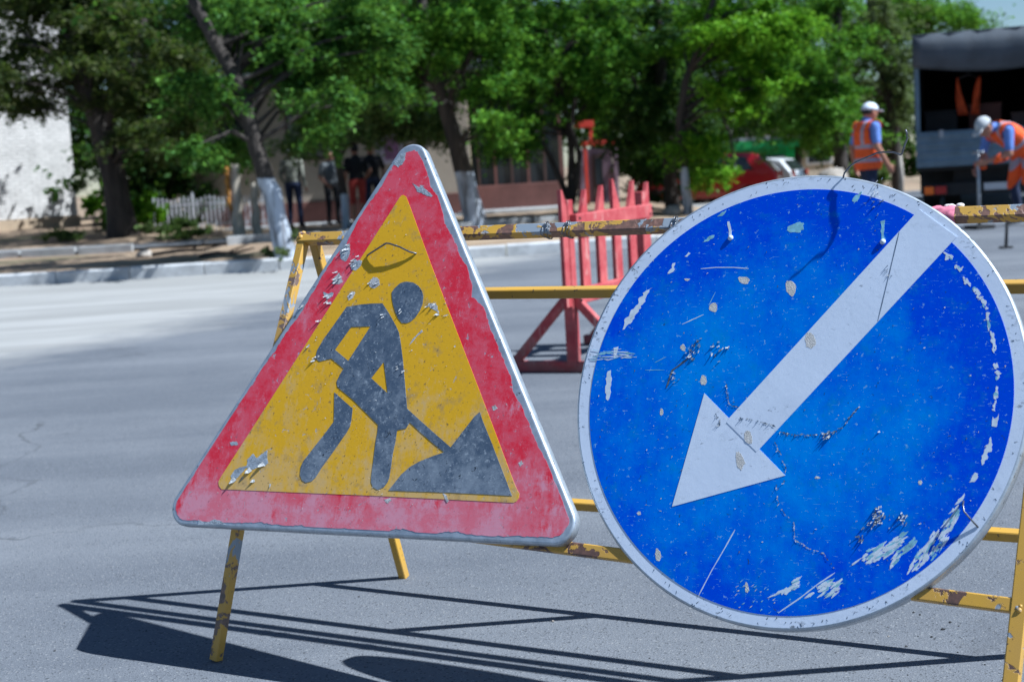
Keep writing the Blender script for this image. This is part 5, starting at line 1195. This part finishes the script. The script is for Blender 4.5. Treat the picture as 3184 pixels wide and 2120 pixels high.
STAND = dict(pelvis=(0, 0, .96), chest=(0, 0, 1.24), neck=(0, .01, 1.49), head=(0, -.02, 1.625), sh_l=(-.185, 0, 1.41), sh_r=(.185, 0, 1.41), el_l=(-.235, .03, 1.12), el_r=(.235, .03, 1.12), wr_l=(-.25, -.05, .88), wr_r=(.25, -.05, .88),
    hip_l=(-.095, 0, .93), hip_r=(.095, 0, .93), kn_l=(-.105, -.02, .50), kn_r=(.105, -.02, .50), an_l=(-.11, .03, .075), an_r=(.11, .03, .075), to_l=(-.13, -.13, .045), to_r=(.13, -.13, .045))
def pose(**kw): d = dict(STAND); d.update(kw); return d
# man in cap, turned away
def gp(px, py, z=0.15): q = on_z(px, py, z); return Vector((q.x, q.y, ground_h(q.x, q.y)+0.005))
person('man in pale cap, olive grey shirt and navy trousers standing by the whitewashed tree', gp(922, 710), 2.9, pose(an_l=(-.13, .03, .075), wr_r=(.20, -.12, .92), el_r=(.25, .04, 1.13)), (M_skin, M_camo, M_navy, M_shoe), 0.015, M_capw, sleeve='long')
person('bareheaded man in grey shirt and dark trousers beside the thin forked tree', Vector((on_y(1033, 600, 30.5).x, 30.5, .155)), 0.5, pose(wr_l=(-.16, -.16, .95), el_l=(-.25, .03, 1.14)), (M_skin, M_gshirt, M_black, M_shoe), 0.016, None, scale=0.93)
person('man in black shirt and red shorts standing before the beige wall', Vector((on_y(1112, 600, 29.0).x, 29.0, .155)), 3.6, pose(el_l=(-.28, .05, 1.15), wr_l=(-.22, -.12, .98)), (M_skin, M_black, M_redsh, M_shoe), 0.016, None, shorts=True, scale=0.97)
person('man in dark shirt half hidden behind the man in red shorts', Vector((on_y(1160, 600, 29.9).x, 29.9, .155)), 0.3, pose(el_r=(.27, .06, 1.15), wr_r=(.2, -.15, 1.0)), (M_skin, M_black, M_navy, M_shoe), 0.016, None, scale=0.98)
# worker standing, walking towards the truck
wz = on_y(2706, 543, 19.3)
person('worker in white cap and orange vest over blue shirt, walking beside the truck', Vector((wz.x-0.03, 19.3, 0)), 1.85, pose(pelvis=(0, 0, .95), head=(0, -.05, 1.615), el_l=(-.235, .01, 1.13), wr_l=(-.225, -.13, .885), el_r=(.24, .06, 1.13), wr_r=(.25, .02, .88), kn_r=(.10, -.10, .51), an_r=(.11, -.06, .085), to_r=(.125, -.22, .055), kn_l=(-.10, .05, .50), an_l=(-.11, .18, .10), to_l=(-.12, .04, .05)), (M_skin, M_shirtb, M_navy, M_shoe), 0.009, M_capw, vest=True, nod=0.10, look=0.15, bulk=1.16)
# worker bent over a hand tool
w2 = on_y(3060, 402, 18.0)
BEND = dict(pelvis=(0, .26, .90), chest=(0, .03, 1.08), neck=(0, -.21, 1.20), head=(0, -.34, 1.205), sh_l=(-.185, -.14, 1.14), sh_r=(.185, -.14, 1.14), el_l=(-.23, -.20, .86), el_r=(.22, -.16, .87), wr_l=(-.10, -.38, .70), wr_r=(.08, -.36, .80),
    hip_l=(-.095, .26, .86), hip_r=(.095, .26, .86), kn_l=(-.12, .17, .48), kn_r=(.12, .20, .48), an_l=(-.13, .26, .075), an_r=(.13, .30, .075), to_l=(-.15, .10, .045), to_r=(.15, .14, .045))
yw = -1.25
wl = Vector((w2.x, 18.0, 0))-Matrix.Rotation(yw, 3, 'Z') @ Vector((0, -.34*1.08, 0))
person('worker in grey cap and orange vest bending over a hand tool behind the truck', wl, yw, BEND, (M_skin, M_shirtb, M_navy, M_shoe), 0.009, M_capg, vest=True, nod=0.75, scale=1.08, bulk=1.0)
Rw = Matrix.Rotation(yw, 3, 'Z'); hnd = wl+Rw @ Vector((-.01, -.46, .75)); hnd2 = wl+Rw @ Vector((-.01, -.42, .80))
tl = empty('hand_tamper', (hnd.x, hnd.y, 0), yw, 'upright grey steel hand tamper held by the bending worker', 'tool')
MB().tube([(0, 0, 0.05), (0, 0.0, 1.0)], [0.022, 0.022], 10).build('shaft', M_steel, tl, True); bx('base_plate', (-0.14, -0.14, 0.0), (0.14, 0.14, 0.05), M_chassis, tl, 0.008); MB().tube([(-0.10, 0, 0.98), (0.10, 0, 0.98)], [0.018, 0.018], 8).build('handle', M_steel, tl, True)

# ------------------------------------------------------------------ vehicles
def wheel(par, c, R_, w, ax='x'):
    t = empty('wheel', c); t.parent = par
    prof = [(R_*0.60, -w/2), (R_*0.92, -w/2), (R_, -w/2+0.03), (R_, w/2-0.03), (R_*0.92, w/2), (R_*0.60, w/2)]
    n = 28; V_ = []; F_ = []
    for k in range(n):
        a = 2*math.pi*k/n
        for r_, x in prof: V_.append((x, r_*math.cos(a), r_*math.sin(a)) if ax == 'x' else (r_*math.cos(a), x, r_*math.sin(a)))
    m_ = len(prof)
    for k in range(n):
        for i in range(m_): F_.append((k*m_+i, k*m_+(i+1)%m_, ((k+1)%n)*m_+(i+1)%m_, ((k+1)%n)*m_+i))
    mesh('tyre', V_, F_, M_tyre, t, True)
    V_ = [(x*w*0.4, 0, 0) if ax == 'x' else (0, x*w*0.4, 0) for x in (-1, 1)]; F_ = []
    for k in range(n):
        a = 2*math.pi*k/n
        for x in (-1, 1): V_.append((x*w*0.36, R_*0.6*math.cos(a), R_*0.6*math.sin(a)) if ax == 'x' else (R_*0.6*math.cos(a), x*w*0.36, R_*0.6*math.sin(a)))
    for k in range(n):
        a0, a1 = 2+2*k, 2+2*((k+1)%n); F_ += [(0, a0, a1), (1, a1+1, a0+1), (a0, a0+1, a1+1, a1)]
    mesh('rim', V_, F_, M_rim, t); return t
# truck seen from behind: origin at the near corner of the tail
TY = 22.0; tq = on_y(2850, 525, TY); TX = tq.x
tk = empty('truck', (TX, TY, 0), -0.32, 'dark tarpaulin covered truck with open rear flap and slate blue tailgate', 'truck')
TWI, TLE = 2.45, 6.5; zg0, zg1, zf, ztop = 0.76, 1.31, 2.22, 2.80
bx('bed', (0.0, 0.10, zg0-0.06), (TWI, TLE, zg0+0.06), M_chassis, tk, 0.01)
tg = bx('tailgate', (0.0, 0.0, zg0), (TWI, 0.07, zg1), M_tgate, tk, 0.008)
for k in range(4): bx('rib', (0.03, -0.028, zg0+0.06+k*0.135), (TWI-0.03, 0.003, zg0+0.10+k*0.135), M_tgate, tg, 0.006)
for x in (0.35, 1.2, 2.05): bx('latch', (x, -0.05, zg1-0.10), (x+0.07, -0.005, zg1+0.02), M_steel, tg, 0.005)
for x in (0.0, TWI-0.07): bx('corner_post', (x, 0.075, zg1-0.02), (x+0.07, 0.15, ztop-0.04), M_tgate, tk, 0.006)
for x in (0.02, TWI-0.05): bx('side_wall', (x, 0.16, zg0+0.065), (x+0.03, TLE, zg1), M_tgate, tk)
cov = MB()
for x in (-0.015, TWI-0.005): cov.box((x, 0.155, zg1+0.005), (x+0.02, TLE, ztop-0.02))
cov.box((-0.02, 0.0, ztop-0.015), (TWI+0.02, TLE, ztop+0.01)); cov.build('tarpaulin', M_tarp, tk)
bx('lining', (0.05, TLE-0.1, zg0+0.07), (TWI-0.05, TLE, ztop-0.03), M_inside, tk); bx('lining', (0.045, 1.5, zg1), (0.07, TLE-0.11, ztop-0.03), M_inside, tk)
# rolled-up flap sagging between the posts
V_ = []; F_ = []; nn = 18
for i in range(nn+1):
    x = -0.02+(TWI+0.04)*i/nn; s = math.sin(math.pi*i/nn); lo = zf+0.10-0.13*s
    for kx, (dy, z) in enumerate(((0.02, ztop+0.012), (-0.03-0.02*s, (ztop+lo)/2+0.1), (-0.06-0.03*s, lo+0.06), (-0.02, lo), (0.05, lo+0.04))): V_.append((x, dy+0.012*math.sin(i*1.9+kx), z))
for i in range(nn):
    for kx in range(4): a = i*5+kx; F_.append((a, a+5, a+6, a+1))
fl = mesh('rear_flap', V_, F_, M_tarp, tk, True); so = fl.modifiers.new('t', 'SOLIDIFY'); so.thickness = 0.012
bx('chassis', (0.55, 0.35, 0.42), (1.9, TLE+1.5, zg0-0.065), M_chassis, tk, 0.01)
bp = bx('rear_bumper', (0.08, 0.12, 0.30), (TWI-0.08, 0.30, 0.50), M_chassis, tk, 0.01)
for x in (0.10, TWI-0.46):
    l_ = bx('tail_lamp', (x, 0.04, 0.325), (x+0.36, 0.115, 0.465), M_chassis, tk, 0.008); bx('amber_lens', (x+0.01 if x < 1 else x+0.22, 0.022, 0.335), (x+0.15 if x < 1 else x+0.35, 0.037, 0.455), M_amber, l_, 0.004); bx('red_lens', (x+0.17 if x < 1 else x+0.02, 0.022, 0.335), (x+0.34 if x < 1 else x+0.20, 0.037, 0.455), M_redlens, l_, 0.004)
bx('number_plate', (1.0, 0.10, 0.36), (1.5, 0.115, 0.47), M_pad, tk)
for x in (0.18, 0.52, TWI-0.52, TWI-0.18):
    wheel(tk, (x, 1.75, 0.46), 0.46, 0.26)
for x in (0.18, TWI-0.18): wheel(tk, (x, TLE+1.2, 0.46), 0.46, 0.26)
for x in (0.02, TWI-0.62): bx('mudguard', (x, 1.1, 0.30), (x+0.6, 1.13, 0.69), M_chassis, tk)
cb = bx('cab', (0.1, TLE+0.25, 0.7), (TWI-0.1, TLE+2.2, 2.55), M_tgate, tk, 0.08); bx('rear_window', (0.5, TLE+0.235, 1.7), (1.9, TLE+0.248, 2.3), M_glass, cb)
for (x0_, y0_, w_, d_, h_, m_) in ((0.12, 0.9, 0.5, 0.6, 0.58, M_chassis), (0.80, 1.3, 0.5, 0.5, 0.66, M_brownp), (1.45, 1.0, 0.45, 0.7, 0.48, M_dkframe)):
    e = empty('tool_crate', tk.matrix_basis @ Vector((x0_+w_/2, y0_+d_/2, zg0+0.065)), -0.32, {M_chassis.name: 'black steel crate standing in the truck bed', M_brownp.name: 'maroon crate standing in the truck bed under the hanging vest', M_dkframe.name: 'dark brown crate standing in the truck bed'}[m_.name], 'crate')
    bx('box', (-w_/2, -d_/2, 0), (w_/2, d_/2, h_+0.2), m_, e, 0.01); bx('lid', (-w_/2-0.015, -d_/2-0.015, h_+0.202), (w_/2+0.015, d_/2+0.015, h_+0.24), m_, e, 0.006)
# spare vest hung inside the flap opening
hv = on_y(3010, 240, TY+0.6); Vh = []
ov = empty('hanging_vest', (hv.x, TY+0.6, hv.z-0.62), 0.10, 'orange work vest hanging inside the open truck body', 'vest')
for s in (-1, 1):
    V_ = []; F_ = []
    for i in range(9):
        t = i/8; z = 0.62-0.60*t; xi = s*(0.17-0.15*t**0.8); xo = s*(0.20+0.04*math.sin(2.2*t)-0.06*t)
        for kx in range(4): V_.append((xi+(xo-xi)*kx/3, 0.03*math.sin(kx*1.7+i*0.6), z))
    for i in range(8):
        for kx in range(3): a = i*4+kx; F_.append((a, a+1, a+5, a+4))
    o = mesh('front_panel', V_, F_, M_dullor, ov, True); so = o.modifiers.new('t', 'SOLIDIFY'); so.thickness = 0.008
MB().tube([(-0.16, 0, 0.60), (0, 0, 0.66), (0.16, 0, 0.60)], 0.008, 6).build('hanger', M_wire, ov, True)

def car(label, loc, yaw, paint, prof, cab, name='parked_car', wid=1.78, wheels=((0.85, 0.33), (3.45, 0.33))):
    """prof: side outline (x from tail to nose, z); cab: window outline"""
    e = empty(name, loc, yaw, label, 'car'); n = len(prof); V_ = []; F_ = []
    levels = ((-wid/2, 0.93), (-wid/2+0.06, 1.0), (wid/2-0.06, 1.0), (wid/2, 0.93))
    zmid = 0.85
    for y, s in levels:
        for x, z in prof:
            tum = max(0, (z-zmid))*0.24; yy = y*(1-tum/(wid/2)) ; cx = 2.15
            V_.append((cx+(x-cx)*(0.985 if s < 1 else 1), yy, z if s == 1 else 0.3+(z-0.3)*0.975))
    for l in range(3):
        for i in range(n): F_.append((l*n+i, l*n+(i+1)%n, (l+1)*n+(i+1)%n, (l+1)*n+i))
    F_ += [tuple(range(n-1, -1, -1)), tuple(3*n+i for i in range(n))]
    b = mesh('body', V_, F_, paint, e); bevel(b, 0.05, 3)
    for p in b.data.polygons: p.use_smooth = True
    for s in (-1, 1):
        for win in cab:
            V2 = []
            for x, z in win: V2.append((x, s*(wid/2*(1-max(0, z-zmid)*0.24/(wid/2))+0.006), z))
            f = tuple(range(len(win))); mesh('side_window', V2, [f if s < 0 else f[::-1]], M_glass, e)
    # tail: rear window, lamps, bumper
    top = [p for p in prof if p[1] > 1.25][0]; mid_ = [p for p in prof if 0.75 < p[1] < 1.1][0]
    a = Vector((mid_[0], 0, mid_[1])); c_ = Vector((top[0], 0, top[1])); nrm = Vector((-(c_.z-a.z), 0, (c_.x-a.x))).normalized(); nrm = nrm if nrm.x < 0 else -nrm
    lo = a.lerp(c_, 0.14)+nrm*0.035; hi = a.lerp(c_, 0.86)+nrm*0.035
    mesh('rear_window', [(lo.x, -wid*0.38, lo.z), (lo.x, wid*0.38, lo.z), (hi.x, wid*0.33, hi.z), (hi.x, -wid*0.33, hi.z)], [(0, 3, 2, 1)], M_glass, e)
    for s in (-1, 1):
        bx('tail_lamp', (prof[1][0]-0.02, s*wid*0.42-0.13 if s > 0 else s*wid*0.42-0.06, 0.78), (prof[1][0]+0.10, s*wid*0.42+0.06 if s > 0 else s*wid*0.42+0.13, 1.0), M_redlens, e, 0.02)
        bx('headlight', (prof[-2][0]-0.12, s*wid*0.36-0.14, 0.62), (prof[-2][0]+0.015, s*wid*0.36+0.14, 0.76), M_pad, e, 0.02)
        for x, R_ in wheels: wheel(e, (x, s*(wid/2-0.11), R_), R_, 0.22, 'y')
    bx('rear_bumper', (prof[0][0]-0.06, -wid*0.44, 0.30), (prof[0][0]+0.1, wid*0.44, 0.52), M_chassis, e, 0.04); bx('number_plate', (prof[0][0]-0.075, -0.26, 0.54), (prof[0][0]-0.055, 0.26, 0.65), M_pad, e)
    return e
SUV = [(0.05, 0.30), (0.0, 0.78), (0.08, 1.02), (0.62, 1.56), (0.95, 1.62), (2.3, 1.60), (3.05, 1.08), (4.1, 0.95), (4.32, 0.72), (4.30, 0.30)]
SUVW = [[(0.72, 1.08), (0.95, 1.50), (1.55, 1.52), (1.55, 1.06)], [(1.62, 1.06), (1.62, 1.52), (2.22, 1.50), (2.85, 1.06)]]
q = on_y(2395, 560, 42.0)
car('red sport utility car parked beside the drooping bright green tree', (q.x+0.42, 42.6, ground_h(q.x-1, 42)), math.pi-0.28, M_carred, SUV, SUVW)
HAT = [(0.05, 0.28), (0.0, 0.75), (0.06, 0.95), (0.45, 1.38), (0.8, 1.45), (2.1, 1.43), (2.95, 0.98), (3.75, 0.86), (3.95, 0.65), (3.93, 0.28)]
HATW = [[(0.60, 0.98), (0.80, 1.34), (1.4, 1.36), (1.4, 0.97)], [(1.47, 0.97), (1.47, 1.36), (2.0, 1.34), (2.7, 0.97)]]
q = on_y(2440, 560, 46.0)
car('white hatchback parked beyond the red car', (q.x+0.62, 46.4, ground_h(q.x, 46)-0.06), 2.62, M_carwhite, HAT, HATW, wid=1.68, wheels=((0.75, 0.30), (3.15, 0.30)))
# green kiosk
ky = 49.0; kq = on_y(2360, 520, ky); kz = ground_h(kq.x, ky)
kk_ = empty('market_kiosk', (kq.x, ky, kz), 0.05, 'green market kiosk with slate shutter and grey metal roof behind the cars', 'kiosk')
kw = 1.25; bx('wall', (-kw, 0, 0), (kw-0.02, 2.0, 2.0), M_kgreen, kk_, 0.01); bx('corner_post', (kw-0.3, -0.03, 0), (kw+0.02, 0.05, 2.0), simple('bright_green_post', (0.03, 0.42, 0.10), 0.5, var=0.1), kk_, 0.01)
shu = bx('shutter', (-0.1, -0.05, 0.75), (kw-0.34, -0.005, 1.45), M_kblue, kk_, 0.01)
for k in range(6): bx('slat', (-0.08, -0.068, 0.78+k*0.11), (kw-0.36, -0.052, 0.86+k*0.11), M_kblue, shu)
rf_ = bx('roof', (-kw-0.15, -0.35, 2.0), (kw+0.2, 2.2, 2.12), M_roof, kk_, 0.01); bx('fascia', (-kw-0.1, -0.37, 1.72), (kw+0.1, -0.06, 1.99), M_kgreen, kk_, 0.01)
# thin dark steel stake standing on the road below the rail
sq = on_z(3128, 772); e = empty('steel_stake', sq, 0, 'thin dark steel stake on a small foot standing on the road near the truck', 'stake')
MB().tube([(0, 0, 0.02), (0.012, 0, 0.20), (0.016, 0, 0.40)], [0.018, 0.016, 0.014], 8).build('rod', M_chassis, e, True); bx('foot', (-0.06, -0.05, 0.0), (0.06, 0.05, 0.02), M_chassis, e, 0.004)
